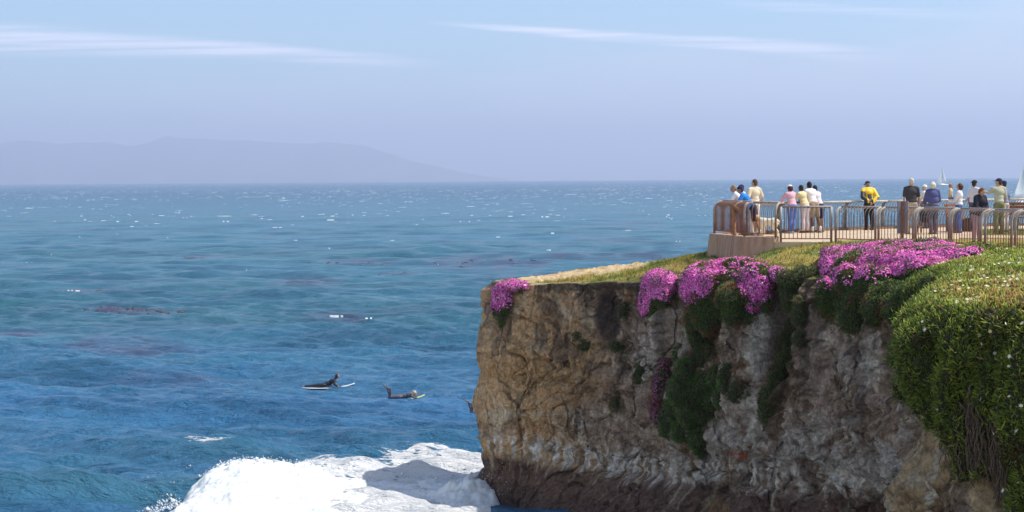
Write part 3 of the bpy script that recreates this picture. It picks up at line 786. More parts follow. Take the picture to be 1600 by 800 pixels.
sc3 = np.ones(TX.shape + (3,)) * np.array((0.60, 0.44, 0.25)); sc3 = L3(sc3, (0.42, 0.28, 0.14), sst(rough_, .0, .3))
gcx = gcx * (1 - SM[..., None]) + sc3 * SM[..., None]
idx = -np.ones(TX.shape, int); used = np.zeros(TX.shape, bool)
for a_, b_ in ((0, 0), (1, 0), (0, 1), (1, 1)): used[a_:used.shape[0] - 1 + a_, b_:used.shape[1] - 1 + b_] |= cell
idx[used] = np.arange(used.sum())
Ft = np.stack([idx[:-1, :-1], idx[1:, :-1], idx[1:, 1:], idx[:-1, 1:]], -1)[cell]
soilm, t, p = new_mat('turf_ground')
ca = t.add('ShaderNodeAttribute'); ca.attribute_name = 'Col'
g = t.add('ShaderNodeNewGeometry').outputs['Position']
f1 = t.noise(g, 14, 6, 0.7); kc = t.add('ShaderNodeCombineXYZ'); kk = t.ss(f1, 0.3, 0.7, 0.65, 1.3)
for i in range(3): t.put(kc.inputs[i], kk)
t.put(p.inputs['Base Color'], t.mix(1.0, ca.outputs['Color'], kc.outputs[0], 'MULTIPLY')); p.inputs['Roughness'].default_value = 0.95
bn = t.add('ShaderNodeBump'); bn.inputs['Distance'].default_value = 0.05; t.put(bn.inputs['Height'], f1); t.put(p.inputs['Normal'], bn.outputs[0])
topo = np_mesh('headland_ground', np.stack([TX, TY, GZ], -1)[used], [Ft], soilm, smooth=True, cols=gcx[used])
tag(topo, 'turf covered top of the headland sloping to bare sandstone', kind='structure')

def bvh_of(*objs):
    vs = []; fs = []; k = 0
    for o in objs:
        me = o.data; n = len(me.vertices); V_ = np.empty(n * 3, np.float32); me.vertices.foreach_get('co', V_)
        vs += V_.reshape(-1, 3).tolist(); fs += [tuple(i + k for i in p_.vertices) for p_ in me.polygons]; k += n
    return BVHTree.FromPolygons(vs, fs)
BV = bvh_of(cliff, topo)
def hit(px, py):
    h = BV.ray_cast(CAM, ray(px, py).normalized())
    return (h[0], h[1]) if h[0] is not None else (None, None)
# ------------------------------------------------------------ leaves, blades and flowers as real small faces
def frames(Nrm, spin):
    """orthonormal frames with the third axis along Nrm"""
    Nrm = Nrm / np.linalg.norm(Nrm, axis=1)[:, None]
    ref = np.where(np.abs(Nrm[:, 2:3]) < 0.9, np.array([[0, 0, 1.0]]), np.array([[1.0, 0, 0]]))
    X = np.cross(ref, Nrm); X /= np.linalg.norm(X, axis=1)[:, None]; Y = np.cross(Nrm, X)
    c_, s_ = np.cos(spin)[:, None], np.sin(spin)[:, None]
    return np.stack([X * c_ + Y * s_, Y * c_ - X * s_, Nrm], -1)
def inst(TV, TF, P, Fr, sc, cols, shade=None):
    n = len(P)
    V = np.einsum('nij,vj->nvi', Fr, TV) * np.asarray(sc).reshape(-1, 1, 1) + P[:, None]
    k = TF.shape[1]
    Fc = (np.arange(n)[:, None, None] * len(TV) + TF[None]).reshape(-1, k)
    C = np.repeat(cols[:, None], len(TV), 1)
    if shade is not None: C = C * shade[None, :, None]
    return V.reshape(-1, 3), Fc, C.reshape(-1, 3)
LEAF_V = np.array([(-.09, -.05, 0), (.09, -.05, 0), (0, .10, 0), (-.09, .04, .5), (.09, .04, .5), (0, .20, .5), (0, .30, 1.0)])
LEAF_F = np.array([(0, 1, 4), (0, 4, 3), (1, 2, 5), (1, 5, 4), (2, 0, 3), (2, 3, 5), (3, 4, 6), (4, 5, 6), (5, 3, 6)])
BLADE_V = np.array([(-.07, 0, 0), (.07, 0, 0), (0, .12, .6), (0.0, .35, 1.0), (0, .05, 0)])
BLADE_F = np.array([(0, 1, 2), (0, 2, 3), (1, 3, 2)])
fv = [(0, 0, 0.1)]
for k in range(12):
    r_ = 1.0 if k % 2 == 0 else 0.5; a_ = math.pi * k / 6; fv.append((r_ * math.cos(a_), r_ * math.sin(a_), 0.28 if k % 2 == 0 else 0.1))
FLOW_V = np.array(fv); FLOW_F = np.array([(0, 1 + k, 1 + (k + 1) % 12) for k in range(12)])
def leafy_mat(name, trans=0.25, rough=0.55, spec=0.35):
    mt, t, p = new_mat(name)
    ca = t.add('ShaderNodeAttribute'); ca.attribute_name = 'Col'
    t.put(p.inputs['Base Color'], ca.outputs['Color']); p.inputs['Roughness'].default_value = rough; p.inputs['Specular IOR Level'].default_value = spec
    tr = t.add('ShaderNodeBsdfTranslucent'); t.put(tr.inputs[0], ca.outputs['Color'])
    mx = t.add('ShaderNodeMixShader'); mx.inputs[0].default_value = trans
    t.l.new(p.outputs[0], mx.inputs[1]); t.l.new(tr.outputs[0], mx.inputs[2])
    o_ = [q for q in t.n if q.type == 'OUTPUT_MATERIAL'][0]; t.l.new(mx.outputs[0], o_.inputs[0])
    return mt
M_leaf = leafy_mat('succulent_leaf'); M_flow = leafy_mat('petal', 0.2, 0.7, 0.1); M_grass = leafy_mat('grass_blade', 0.2, 0.7, 0.15)
def pick(cols, n, wts):
    cols = np.array(cols); k = rng.choice(len(cols), n, p=np.array(wts) / sum(wts)); return cols[k] * (0.75 + 0.5 * rng.random((n, 1)))
GREENS = [(.10, .155, .035), (.135, .20, .04), (.075, .115, .033), (.19, .22, .06)]

# ---- grass on the headland
n = 150000
gxs = rng.uniform(-1.5, 15, n); gys = rng.uniform(36, 60, n)
k = inside(gxs, gys, poly); gxs, gys = gxs[k], gys[k]
sm, qx_, qy_ = sand_mask(gxs, gys)
g_n = fbm(gxs * 0.7, gys * 0.7, 6.0, 4)
cl_ = fbm(gxs * 2.2, gys * 2.2, 9.0, 3)
k = (rng.random(len(gxs)) > sm * 1.3) & (rng.random(len(gxs)) < 0.55 + cl_ * 1.5) & (qx_ > 830)
# keep off the paved platform
pav = np.array([(6.3, 52.2), (6.9, 50.2), (7.2, 49.2), (7.8, 48.3), (9.3, 47.9), (10.3, 46.9), (11, 45.7), (11.7, 44.3), (12.2, 42.9), (12.6, 41.5), (12.9, 40), (40, 38), (40, 80), (19, 64)])
k &= ~inside(gxs, gys, pav)
gxs, gys, g_n, cl_ = gxs[k], gys[k], g_n[k], cl_[k]
n = len(gxs)
base_c = np.where((g_n + 0.25 * cl_ + rng.normal(size=n) * .06 > 0.06)[:, None], pick([(.16, .22, .035), (.22, .27, .05), (.12, .16, .035)], n, [3, 2, 2]), pick([(.42, .32, .08), (.32, .27, .055), (.46, .29, .10), (.22, .22, .05)], n, [3, 3, 1, 2]))
Nn = np.stack([rng.normal(size=n) * .5 + .2, rng.normal(size=n) * .5, np.ones(n)], 1)
Vg, Fg, Cg = inst(BLADE_V, BLADE_F, np.stack([gxs, gys, ground_full(gxs, gys) - 0.01], 1), frames(Nn, rng.uniform(0, 6.28, n)), rng.uniform(0.05, 0.13, n) * (1 + 0.8 * np.clip(cl_, 0, 1)), base_c)
turf = np_mesh('grass', Vg, [Fg], M_grass, cols=Cg)
tag(turf, 'short dry yellow green grass on top of the headland', kind='stuff')

# ---- clumps made of lobes that hang over the rock
def lobes_surface(lobes, dens):
    """random points with normals on the union of ellipsoids"""
    P, N, U = [], [], []
    for i, (c_, r_) in enumerate(lobes):
        c_ = np.array(c_); r_ = np.array(r_)
        area = 4 * math.pi * (((r_[0] * r_[1]) ** 1.6 + (r_[0] * r_[2]) ** 1.6 + (r_[1] * r_[2]) ** 1.6) / 3) ** (1 / 1.6)
        m_ = int(area * dens) + 3
        u = ico_dir(m_); p_ = c_ + u * r_; nn_ = u / r_; nn_ /= np.linalg.norm(nn_, axis=1)[:, None]
        keep = np.ones(m_, bool)
        for j, (c2, r2) in enumerate(lobes):
            if i != j: keep &= (((p_ - np.array(c2)) / np.array(r2)) ** 2).sum(1) > 0.86
        P.append(p_[keep]); N.append(nn_[keep])
    return np.vstack(P), np.vstack(N)
def fringe(lobes):
    """stray runners creeping over the rock and turf round a clump"""
    out = []; on = []
    for c_, r_ in lobes:
        cx, cy = proj(np.array([c_])); k = F_PX / c_[1]
        for _ in range(int(90 * min(1.5, (r_[0] + r_[2]) / 0.8)) + 10):
            a_ = rng.uniform(0, 6.28); q = 1 + abs(rng.normal()) * 0.28
            h_, n_ = hit(cx[0] + math.cos(a_) * r_[0] * k * q, cy[0] + math.sin(a_) * r_[2] * k * q)
            if h_ is None or abs(h_.y - c_[1]) > 1.6: continue
            nn_ = n_ if n_.dot(CAM - h_) > 0 else -n_
            out.append(tuple(h_ + nn_ * 0.01)); on.append(tuple(nn_))
    return np.array(out).reshape(-1, 3), np.array(on).reshape(-1, 3)
def lobes_px(L, push=0.25):
    """(px, py, rx_px, rz_px, depth_m[, D]) -> world ellipsoids sitting on the rock face"""
    out = []
    for q in L:
        px, py, rx, rz, dp = q[:5]
        if len(q) > 5:
            D_ = q[5]; P, nn_ = hit(px, py)
            P = at(px, py, D_ if P is None or P.y > D_ else P.y)
        else:
            P, nn_ = hit(px, py)
            if P is None: continue
            hn = Vector((nn_.x, nn_.y, 0)); hn = hn.normalized() if hn.length > .01 else Vector((-.7, -.7, 0))
            P = P + hn * (dp * push)
        s_ = P.y / F_PX
        out.append(((P.x, P.y, P.z), (rx * s_, dp, rz * s_)))
    return out
FL_HOT = [(.84, .15, .57), (.88, .27, .66), (.72, .08, .47), (.90, .46, .75), (.55, .08, .42)]
def make_clump(name, label, cat, lobes, ftop=None, leafs=GREENS, leafw=(3, 3, 3, 1), dens=1300, fdens=2000, flower=0.85, lsize=(0.04, 0.085), fsize=(0.02, 0.036), droop=0.6, fcols=FL_HOT, brown=0.0, group=None, fpat=0.0, fill=False):
    if fill:                                           # bridge neighbouring lobes so that the carpet reads as one mat
        add_ = []
        for i in range(len(lobes)):
            for j in range(i + 1, len(lobes)):
                a_, b_ = lobes[i], lobes[j]; dd_ = math.dist(a_[0], b_[0]); rr = a_[1][0] + b_[1][0]
                if 0.35 * rr < dd_ < 1.25 * rr: add_.append((tuple((np.array(a_[0]) + np.array(b_[0])) / 2), tuple((np.array(a_[1]) + np.array(b_[1])) / 2 * 0.92)))
        lobes = lobes + add_
    c0 = np.array([l[0] for l in lobes]); zlo = min(l[0][2] - l[1][2] for l in lobes); cen = Vector((c0[:, 0].mean(), c0[:, 1].mean(), zlo))
    e_ = empty(name, cen, label, cat, group); off = np.array(cen)
    # matted core of old stems under the leaves
    cm = MB()
    for c_, r_ in lobes:
        cm.ell(tuple(np.array(c_) - off), tuple(np.array(r_) * 0.86), seg=14)
    me_core = tag(cm.build('stem_mat', mat('old_stems', (0.055, 0.050, 0.028), 0.95, 0.5, 30, 0.03), e_, smooth=True), kind='stuff')
    P, N = lobes_surface(lobes, dens)
    nz = fbm(P[:, 0] * 2.6, P[:, 1] * 2.6, P[:, 2] * 2.6, 3)
    rr_ = min(1.0, min(np.mean([min(l[1][0], l[1][2]) for l in lobes]) / 0.3, 1)); P = P + N * (nz[:, None] * 0.22 * rr_ - 0.01 + np.abs(rng.normal(size=(len(P), 1))) * 0.03)
    D_ = N + rng.normal(size=N.shape) * 0.55; D_[:, 2] += np.where(N[:, 2] > 0.3, 0.3, -droop)
    cc = pick(leafs, len(P), leafw) * (1 + 0.5 * fbm(P[:, 0] * 3.3, P[:, 1] * 3.3, P[:, 2] * 3.3 + 2, 2))[:, None]
    bn_ = fbm(P[:, 0] * 1.7, P[:, 1] * 1.7, P[:, 2] * 1.7 + 4, 3)
    br = (bn_ + rng.normal(size=len(P)) * .08) > (0.35 - brown)
    cc[br] = pick([(.28, .13, .06), (.34, .20, .08), (.20, .09, .05)], br.sum(), [1, 1, 1]) if br.any() else cc[br]
    EP, EN = fringe(lobes)
    if len(EP):
        m_ = len(EP); P = np.vstack([P, EP]); D_ = np.vstack([D_, EN + rng.normal(size=(m_, 3)) * .4]); cc = np.vstack([cc, pick(leafs, m_, leafw)])
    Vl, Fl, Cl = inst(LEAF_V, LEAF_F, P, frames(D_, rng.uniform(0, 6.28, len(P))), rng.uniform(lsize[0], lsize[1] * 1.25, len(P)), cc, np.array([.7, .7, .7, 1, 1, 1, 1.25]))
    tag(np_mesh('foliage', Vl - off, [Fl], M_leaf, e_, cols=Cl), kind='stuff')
    if flower > 0:
        P, N = lobes_surface(lobes, fdens)
        nz = fbm(P[:, 0] * 2.6, P[:, 1] * 2.6, P[:, 2] * 2.6, 3)
        P = P + N * (nz[:, None] * 0.09 + 0.065)
        prob = flower * np.ones(len(P))
        if ftop is not None:                                # flowers above a line given in photo pixels (x -> y)
            fx, fy = proj(P); line = np.interp(fx, *ftop)
            prob = prob * sst(line - fy + fbm(P[:, 0] * 3, P[:, 2] * 3, 1.0, 2) * 18, -9, 9)
        if fpat: prob = prob * sst(fbm(P[:, 0] * 1.5, P[:, 1] * 1.5, P[:, 2] * 1.5 + 7, 3), -0.15 - 0.3 * (1 - fpat), 0.12)
        k_ = rng.random(len(P)) < prob; P, N = P[k_], N[k_]
        if ftop is not None and len(EP):
            fx, fy = proj(EP); line = np.interp(fx, *ftop); k2 = (rng.random(len(EP)) < .45) & (fy < line + 6)
            P = np.vstack([P, EP[k2] + EN[k2] * .05]); N = np.vstack([N, EN[k2]])
        D_ = N + rng.normal(size=N.shape) * 0.35 + np.array([0.10, -0.1, 0.18])
        Vf, Ff, Cf = inst(FLOW_V, FLOW_F, P, frames(D_, rng.uniform(0, 6.28, len(P))), rng.uniform(*fsize, len(P)), pick(fcols, len(P), [3, 3, 2, 1.5, 1][:len(fcols)]), np.array([1.5] + [1] * 12))
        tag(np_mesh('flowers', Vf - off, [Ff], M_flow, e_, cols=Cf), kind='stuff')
    return e_
make_clump('flowering_ice_plant', 'magenta ice plant draped over the far left tip of the cliff', 'flowering plant',
    lobes_px([(789, 452, 11, 11, .45, 54.6), (780, 462, 9, 17, .4, 54.4), (792, 470, 7, 20, .35, 54.2), (800, 447, 17, 7, .5, 54.9), (815, 447, 9, 4, .35, 54.8), (786, 490, 6, 18, .25), (776, 478, 6, 14, .3)]),
    ftop=([760, 775, 800, 812, 828], [480, 485, 476, 452, 452]), fdens=1500)
make_clump('flowering_ice_plant', 'rounded magenta ice plant cushion hanging left of the two on the mid cliff edge', 'flowering plant',
    lobes_px([(1030, 436, 22, 12, .5, 49.9), (1042, 442, 16, 14, .5, 49.5), (1018, 450, 14, 20, .45, 49.9), (1010, 468, 8, 20, .35, 49.9), (1024, 462, 11, 20, .4, 49.6), (1036, 460, 12, 18, .45, 49.3), (1024, 486, 9, 16, .3, 49.7), (1006, 480, 5, 12, .25, 50.0)]),
    ftop=([1000, 1010, 1020, 1035, 1050, 1060], [500, 492, 466, 468, 462, 456]), fill=True)
make_clump('flowering_ice_plant', 'wide two lobed magenta ice plant with brown patches and long green skirt in mid cliff', 'flowering plant',
    lobes_px([(1105, 424, 32, 12, .6, 47.9), (1150, 415, 36, 10, .6, 47.6), (1090, 436, 22, 16, .55, 47.6), (1078, 452, 13, 18, .45, 47.9), (1100, 455, 18, 22, .5, 47.4), (1130, 440, 24, 18, .55, 47.1), (1180, 428, 20, 14, .5, 46.6), (1190, 444, 15, 18, .5, 46.2),
              (1175, 460, 12, 20, .45, 46.4), (1188, 462, 12, 20, .45, 46.2), (1140, 465, 20, 20, .5, 46.9), (1120, 480, 20, 18, .4, 47.1), (1090, 482, 14, 24, .4, 47.5), (1080, 500, 10, 22, .3, 47.8), (1145, 490, 14, 16, .35, 46.9), (1172, 484, 9, 20, .35, 46.5),
              (1198, 470, 5, 18, .3, 46.0), (1106, 505, 12, 18, .3, 47.2), (1098, 535, 8, 22, .22), (1085, 525, 8, 18, .22)]),
    ftop=([1060, 1075, 1100, 1115, 1130, 1150, 1160, 1175, 1195, 1205], [470, 478, 462, 440, 432, 426, 470, 484, 476, 452]), brown=0.22, fpat=0.6, fill=True)
make_clump('flowering_ice_plant', 'largest magenta ice plant carpet spilling over the cliff edge below the railing', 'flowering plant',
    lobes_px([(1330, 396, 42, 10, .8, 45.2), (1390, 392, 50, 12, .9, 44.2), (1450, 389, 44, 11, .9, 43.2), (1310, 412, 26, 14, .7, 44.6), (1350, 416, 34, 18, .7, 43.6), (1395, 412, 36, 20, .8, 42.6), (1440, 412, 36, 20, .8, 41.8), (1476, 404, 26, 16, .7, 41.5),
              (1300, 428, 15, 20, .5, 44.3), (1325, 440, 18, 24, .5, 43.6), (1355, 446, 20, 28, .5, 42.8), (1385, 444, 22, 24, .55, 42.2), (1415, 442, 22, 24, .55, 41.6), (1450, 432, 24, 22, .55, 40.9), (1470, 428, 14, 18, .45, 40.4),
              (1292, 462, 10, 26, .32, 44.3), (1318, 474, 12, 30, .32, 43.6), (1338, 478, 15, 34, .36, 43.0), (1352, 468, 12, 26, .34, 42.7), (1388, 462, 14, 22, .36, 42.0), (1408, 466, 12, 22, .36, 41.6), (1430, 456, 12, 22, .36, 41.0), (1372, 462, 10, 20, .3, 42.2), (1300, 478, 9, 22, .3), (1326, 492, 13, 22, .32), (1340, 500, 10, 16, .3), (1398, 478, 14, 18, .45), (1415, 472, 16, 22, .5), (1288, 470, 12, 22, .42), (1440, 464, 18, 22, .5), (1306, 470, 12, 28, .45), (1362, 480, 12, 24, .45), (1462, 452, 14, 22, .5), (1385, 482, 10, 22, .4)]),
    ftop=([1285, 1300, 1320, 1345, 1365, 1390, 1420, 1445, 1465, 1480, 1500], [448, 444, 440, 430, 440, 426, 416, 410, 414, 420, 408]), dens=1200, fdens=1900, brown=0.14, fpat=0.45, flower=1.0, fill=True)
make_clump('flowering_ice_plant', 'small sprinkle of magenta ice plant blooms at the right end of the flower carpet', 'flowering plant',
    lobes_px([(1512, 397, 12, 6, .4, 40.5), (1500, 405, 9, 6, .35, 39.6), (1522, 393, 8, 4, .3, 41.2)]), flower=0.55, brown=0.25)
make_clump('flowering_ice_plant', 'few magenta blooms on a ledge between the two big flower clumps', 'flowering plant',
    lobes_px([(1222, 430, 10, 8, .3), (1212, 425, 8, 5, .3)]), flower=0.5, brown=0.1)
make_clump('hanging_plant', 'green trailing plant in the gully left of the largest flower carpet', 'plant',
    lobes_px([(1245, 436, 22, 12, .35), (1262, 430, 20, 10, .35), (1236, 460, 10, 22, .25), (1246, 486, 8, 20, .2), (1240, 515, 10, 18, .2), (1228, 545, 9, 22, .22), (1220, 575, 10, 22, .22), (1212, 600, 10, 20, .24), (1200, 625, 12, 18, .24), (1196, 645, 8, 10, .2), (1250, 530, 8, 10, .18)]),
    flower=0, leafs=[(.095, .135, .04), (.13, .16, .045), (.18, .15, .06)], leafw=(3, 2, 1))
make_clump('hanging_plant', 'largest dark green plant mass hanging on the middle of the rock face', 'plant',
    lobes_px([(1068, 585, 13, 26, .24), (1056, 612, 13, 22, .26), (1080, 612, 12, 22, .26), (1074, 645, 14, 22, .26), (1052, 640, 10, 20, .24), (1100, 598, 14, 18, .24), (1116, 590, 9, 14, .2), (1096, 640, 9, 20, .2), (1044, 662, 9, 18, .22), (1064, 674, 13, 16, .24), (1086, 684, 9, 20, .22), (1094, 702, 6, 12, .16), (1124, 622, 7, 16, .18), (1036, 668, 6, 10, .16), (1112, 650, 8, 12, .16), (1060, 560, 7, 16, .16), (1128, 602, 6, 10, .16), (1108, 622, 8, 12, .2)]),
    flower=0, leafs=[(.10, .18, .045), (.15, .24, .05), (.14, .13, .08)], leafw=(3, 3, 1.2))
make_clump('flowering_ice_plant', 'dull purple blooms trailing down left of the large green mass', 'flowering plant',
    lobes_px([(1036, 580, 7, 22, .2), (1028, 605, 8, 22, .2), (1024, 632, 6, 22, .18), (1030, 650, 5, 12, .16)]), flower=0.22, fcols=[(.38, .10, .27), (.30, .09, .20)], brown=0.25)
for lab, L in (('small green tuft right of the large green mass on the rock', [(1138, 578, 9, 10, .18), (1130, 586, 6, 8, .15)]), ('round green tuft below the pale rock in mid cliff', [(1156, 610, 14, 12, .2), (1150, 618, 9, 9, .18)]),
               ('small green tuft in the crack left of the large green mass', [(1004, 578, 10, 14, .2), (998, 590, 7, 9, .15)]), ('thin olive tuft high on the face in mid cliff', [(974, 486, 6, 10, .15), (970, 545, 10, 14, .15), (962, 540, 8, 8, .13)]),
               ('tiny olive tuft on the tan left part of the face', [(916, 540, 8, 8, .14), (900, 526, 5, 5, .1)]), ('olive tuft under the green skirt of the two lobed flower clump', [(1096, 556, 9, 16, .18), (1108, 550, 8, 12, .16)]),
               ('small olive tuft low on the grey rock left of center', [(962, 630, 9, 10, .14)])):
    make_clump('rock_tuft', lab, 'plant', lobes_px(L), flower=0, leafs=[(.10, .14, .04), (.15, .16, .05), (.08, .10, .04)], leafw=(3, 2, 2), group='green tufts on the rock face')


# ---- the great green ice plant cushion on the nearer nose
sel = np.where((arc[:NF] > 19.0) & (arc[:NF] < 44.0))[0]
sub = RG[sel]; sn = NRM[sel].copy(); sarc = arc[sel]
for _ in range(60): sn[1:-1] = (sn[:-2] + sn[1:-1] * 2 + sn[2:]) / 4
sn /= np.linalg.norm(sn, axis=1)[:, None]
_pq, _ = proj(np.stack([sub[:, 0] + sn[:, 0] * .5, sub[:, 1] + sn[:, 1] * .5, np.full(len(sub), 6.5)], 1))
A_ = lambda px: float(sarc[np.argmin(np.abs(_pq - px) + (sarc < 29.0) * 999 + (sarc > 36) * 999)])   # arc length seen at a column
kx = [(1405, 6.75), (1425, 6.4), (1440, 6.55), (1452, 6.05), (1475, 5.72), (1488, 5.85), (1496, 6.7), (1506, 6.7), (1513, 5.85), (1526, 5.65), (1536, 6.1), (1544, 7.0), (1556, 7.0), (1565, 5.7), (1585, 5.1), (1610, 5.0), (1640, 5.6)]
kx = sorted((A_(a_), z_) for a_, z_ in kx)
bot = np.interp(sarc, [19, 22, 25, 28] + [k[0] for k in kx] + [36, 38, 40, 44], [7.5, 7.5, 7.1, 6.8] + [k[1] for k in kx] + [4.9, 5.6, 4.8, 5.2])
bot = bot + pn(sarc * 2.5, 0.5) * 0.25
zt = ground_z(sub[:, 0], sub[:, 1])
nu = len(sub); nd = 70
tt = np.linspace(0, 1, nd)[None]
thick = 0.36 + 0.10 * pn(sarc * 1.3, 4.0)[:, None]
zz = zt[:, None] + 0.22 - (zt[:, None] + 0.22 - bot[:, None]) * tt
below = (zt[:, None] + 0.22) - zz
off_ = thick * (np.sqrt(np.clip(1 - (1 - np.clip(below / 0.7, 0, 1)) ** 2, 0, 1)) * 1.25 - 0.25) * (1 - 0.55 * tt ** 3)
lump = fbm(sarc[:, None] * 1.6, zz * 0.9, 3.0, 3) * 0.55 + fbm(sarc[:, None] * 4.2, zz * 2.0, 8.0, 3) * 0.32 - 0.30 * sst(-np.abs(pn(sarc[:, None] * 2.6 + 0.3 * pn(zz * 1.2, 1.0), zz * 0.35, 5.0)), -0.10, 0.0)
off_ = off_ + lump * sst(below, -0.1, 0.5)
cutg = np.zeros_like(off_)
DXm = sub[:, 0:1] + sn[:, 0:1] * off_; DYm = sub[:, 1:2] + sn[:, 1:2] * off_
drape = np.stack([DXm, DYm, zz], -1)
hp_poly = np.array([(11.0, 43.6), (12.12, 42.9), (12.5, 41.5), (12.95, 40.0), (15, 36), (20, 34), (24, 32), (24, 20), (5, 20), (5, 31), (9.0, 37.0), (9.9, 39.2)])
hx_ = np.arange(6, 24, 0.12); hy_ = np.arange(20, 43, 0.12)
HX, HY = np.meshgrid(hx_, hy_, indexing='ij')
def hedge_h(x, y): return 0.20 + 0.16 * sst(y, 37, 40) + fbm(x * 0.8, y * 0.8, 5.0, 3) * 0.22 + fbm(x * 3, y * 3, 1.0, 2) * 0.06
hin = inside(HX, HY, RG[::4, :2]) & inside(HX, HY, hp_poly)
HZ = ground_z(HX, HY) + hedge_h(HX, HY)
hc = hin[:-1, :-1] & hin[1:, :-1] & hin[:-1, 1:] & hin[1:, 1:]
hu = np.zeros_like(hin)
for a_, b_ in ((0, 0), (1, 0), (0, 1), (1, 1)): hu[a_:hu.shape[0] - 1 + a_, b_:hu.shape[1] - 1 + b_] |= hc
hi = -np.ones(hin.shape, int); hi[hu] = np.arange(hu.sum())
HF = np.stack([hi[:-1, :-1], hi[1:, :-1], hi[1:, 1:], hi[:-1, 1:]], -1)[hc]
ho = np.array((8.0, 28.0, 5.0))
hedge = empty('ice_plant_cushion', tuple(ho), 'great green ice plant cushion with scattered cream flowers covering the nearest bluff on the right', 'ground cover plant')
Vh = np.vstack([np.stack([HX, HY, HZ], -1)[hu], drape.reshape(-1, 3)]) - ho
np_mesh('stem_mat', Vh, [HF, grid_faces(nu, nd)[:, ::-1] + hu.sum()], mat('hedge_core', (0.045, 0.050, 0.022), 0.95, 0.5, 25, 0.04), hedge, smooth=True)
# leaves on the top
n = 135000
lx = rng.uniform(6, 15.5, n); ly = rng.uniform(22.5, 43, n)
k = inside(lx, ly, RG[::4, :2]) & inside(lx, ly, hp_poly); lx, ly = lx[k], ly[k]
lz = ground_z(lx, ly) + hedge_h(lx, ly)
Pt = np.stack([lx, ly, lz], 1); Nt = np.stack([rng.normal(size=len(lx)) * .5 - .1, rng.normal(size=len(lx)) * .5, np.ones(len(lx))], 1)
# leaves on the hanging side: area weighted picks from the drape grid
dP = drape; du = np.gradient(dP, axis=0); dv = np.gradient(dP, axis=1); dn = np.cross(du, dv); ar = np.linalg.norm(dn, axis=2); dn = -dn / (ar[..., None] + 1e-9)
vis = (sarc < 36.5)[:, None] * 1.0 + (sarc >= 36.5)[:, None] * 0.35
wgt = (ar * vis).ravel(); tot = wgt.sum()
m_ = 95000
ix = rng.choice(len(wgt), m_, p=wgt / tot)
Pd = dP.reshape(-1, 3)[ix] + rng.normal(size=(m_, 3)) * 0.035
Nd = dn.reshape(-1, 3)[ix]
if np.mean(Nd[:, 1]) > 0: Nd = -Nd
Pd += Nd * 0.02
Nd2 = Nd + rng.normal(size=(m_, 3)) * 0.5; Nd2[:, 2] += 0.35
Pl = np.vstack([Pt, Pd]); Nl = np.vstack([Nt, Nd2])
istop_ = np.arange(len(Pl)) < len(Pt)
cc = pick([(.22, .30, .035), (.32, .40, .045), (.14, .20, .035), (.52, .54, .09)], len(Pl), [3, 2.4, 2.4, 1.3]) * np.where(istop_, 1.0, 0.85)[:, None] * (1 + 0.7 * np.clip(fbm(Pl[:, 0] * 2.2, Pl[:, 1] * 2.2, Pl[:, 2] * 1.6 + 3, 3), -.6, .6))[:, None]  # leaves of the hanging side darkened in colour to deepen its shade
hn = fbm(Pl[:, 0] * 0.9, Pl[:, 1] * 0.9, Pl[:, 2] * 0.6, 3)
lpx, lpy = proj(Pl)
istop = np.arange(len(Pl)) < len(Pt)
oliv = istop & (hn + rng.normal(size=len(Pl)) * .15 > 0.02)
cc[oliv] = pick([(.36, .36, .06), (.44, .34, .08), (.28, .31, .05)], oliv.sum(), [2, 1, 2])
q = np.exp(-(((lpx - 1575) / 60) ** 2 + ((lpy - 465) / 26) ** 2)) + 0.6 * np.exp(-(((lpx - 1480) / 30) ** 2 + ((lpy - 450) / 14) ** 2)) + 0.45 * np.exp(-(((Pl[:, 0] - 9.5) / 1.2) ** 2 + ((Pl[:, 1] - 25.5) / 1) ** 2))
red = rng.random(len(Pl)) < q * 0.55 * (istop | (rng.random(len(Pl)) < .4))
cc[red] = pick([(.46, .20, .06), (.50, .30, .10), (.36, .13, .05)], red.sum(), [1, 1, 1])
dead = (~istop) & (fbm(Pl[:, 0] * 1.1, Pl[:, 1] * 1.1, Pl[:, 2] * 1.4 + 9, 3) > 0.26) & (rng.random(len(Pl)) < .6)
cc[dead] = pick([(.16, .085, .035), (.11, .07, .03)], dead.sum(), [1, 1])
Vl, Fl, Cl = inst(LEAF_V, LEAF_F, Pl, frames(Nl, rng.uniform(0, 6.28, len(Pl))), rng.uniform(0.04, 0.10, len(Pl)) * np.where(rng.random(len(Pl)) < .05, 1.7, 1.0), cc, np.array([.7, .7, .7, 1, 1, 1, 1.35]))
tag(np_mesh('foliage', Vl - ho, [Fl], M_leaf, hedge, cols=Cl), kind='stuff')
# cream flowers
kt = rng.choice(len(Pt), 480); kd = rng.choice(m_, 520)
Pd_ = Pd[kd]; Nd_ = Nd[kd]; fpx, fpy = proj(Pd_); kk_ = (fpx > 1500) | (rng.random(len(kd)) < 0.12)
fcl = fbm(Pt[kt][:, 0] * .8, Pt[kt][:, 1] * .8, 1.0) > -0.12
Pf = np.vstack([Pt[kt][fcl] + [0, 0, .10], Pd_[kk_] + Nd_[kk_] * .11]); Nf = np.vstack([np.tile([-.2, -.4, 1.0], (fcl.sum(), 1)), Nd_[kk_] + [0, 0, .4]])
Nf = Nf + rng.normal(size=Nf.shape) * .3
Vf, Ff, Cf = inst(FLOW_V, FLOW_F, Pf, frames(Nf, rng.uniform(0, 6, len(Pf))), rng.uniform(.028, .048, len(Pf)), pick([(.85, .80, .50), (.85, .82, .70), (.88, .75, .35)], len(Pf), [2, 2, 1]), np.array([.9] + [1] * 12))
tag(np_mesh('flowers', Vf - ho, [Ff], M_flow, hedge, cols=Cf), kind='stuff')
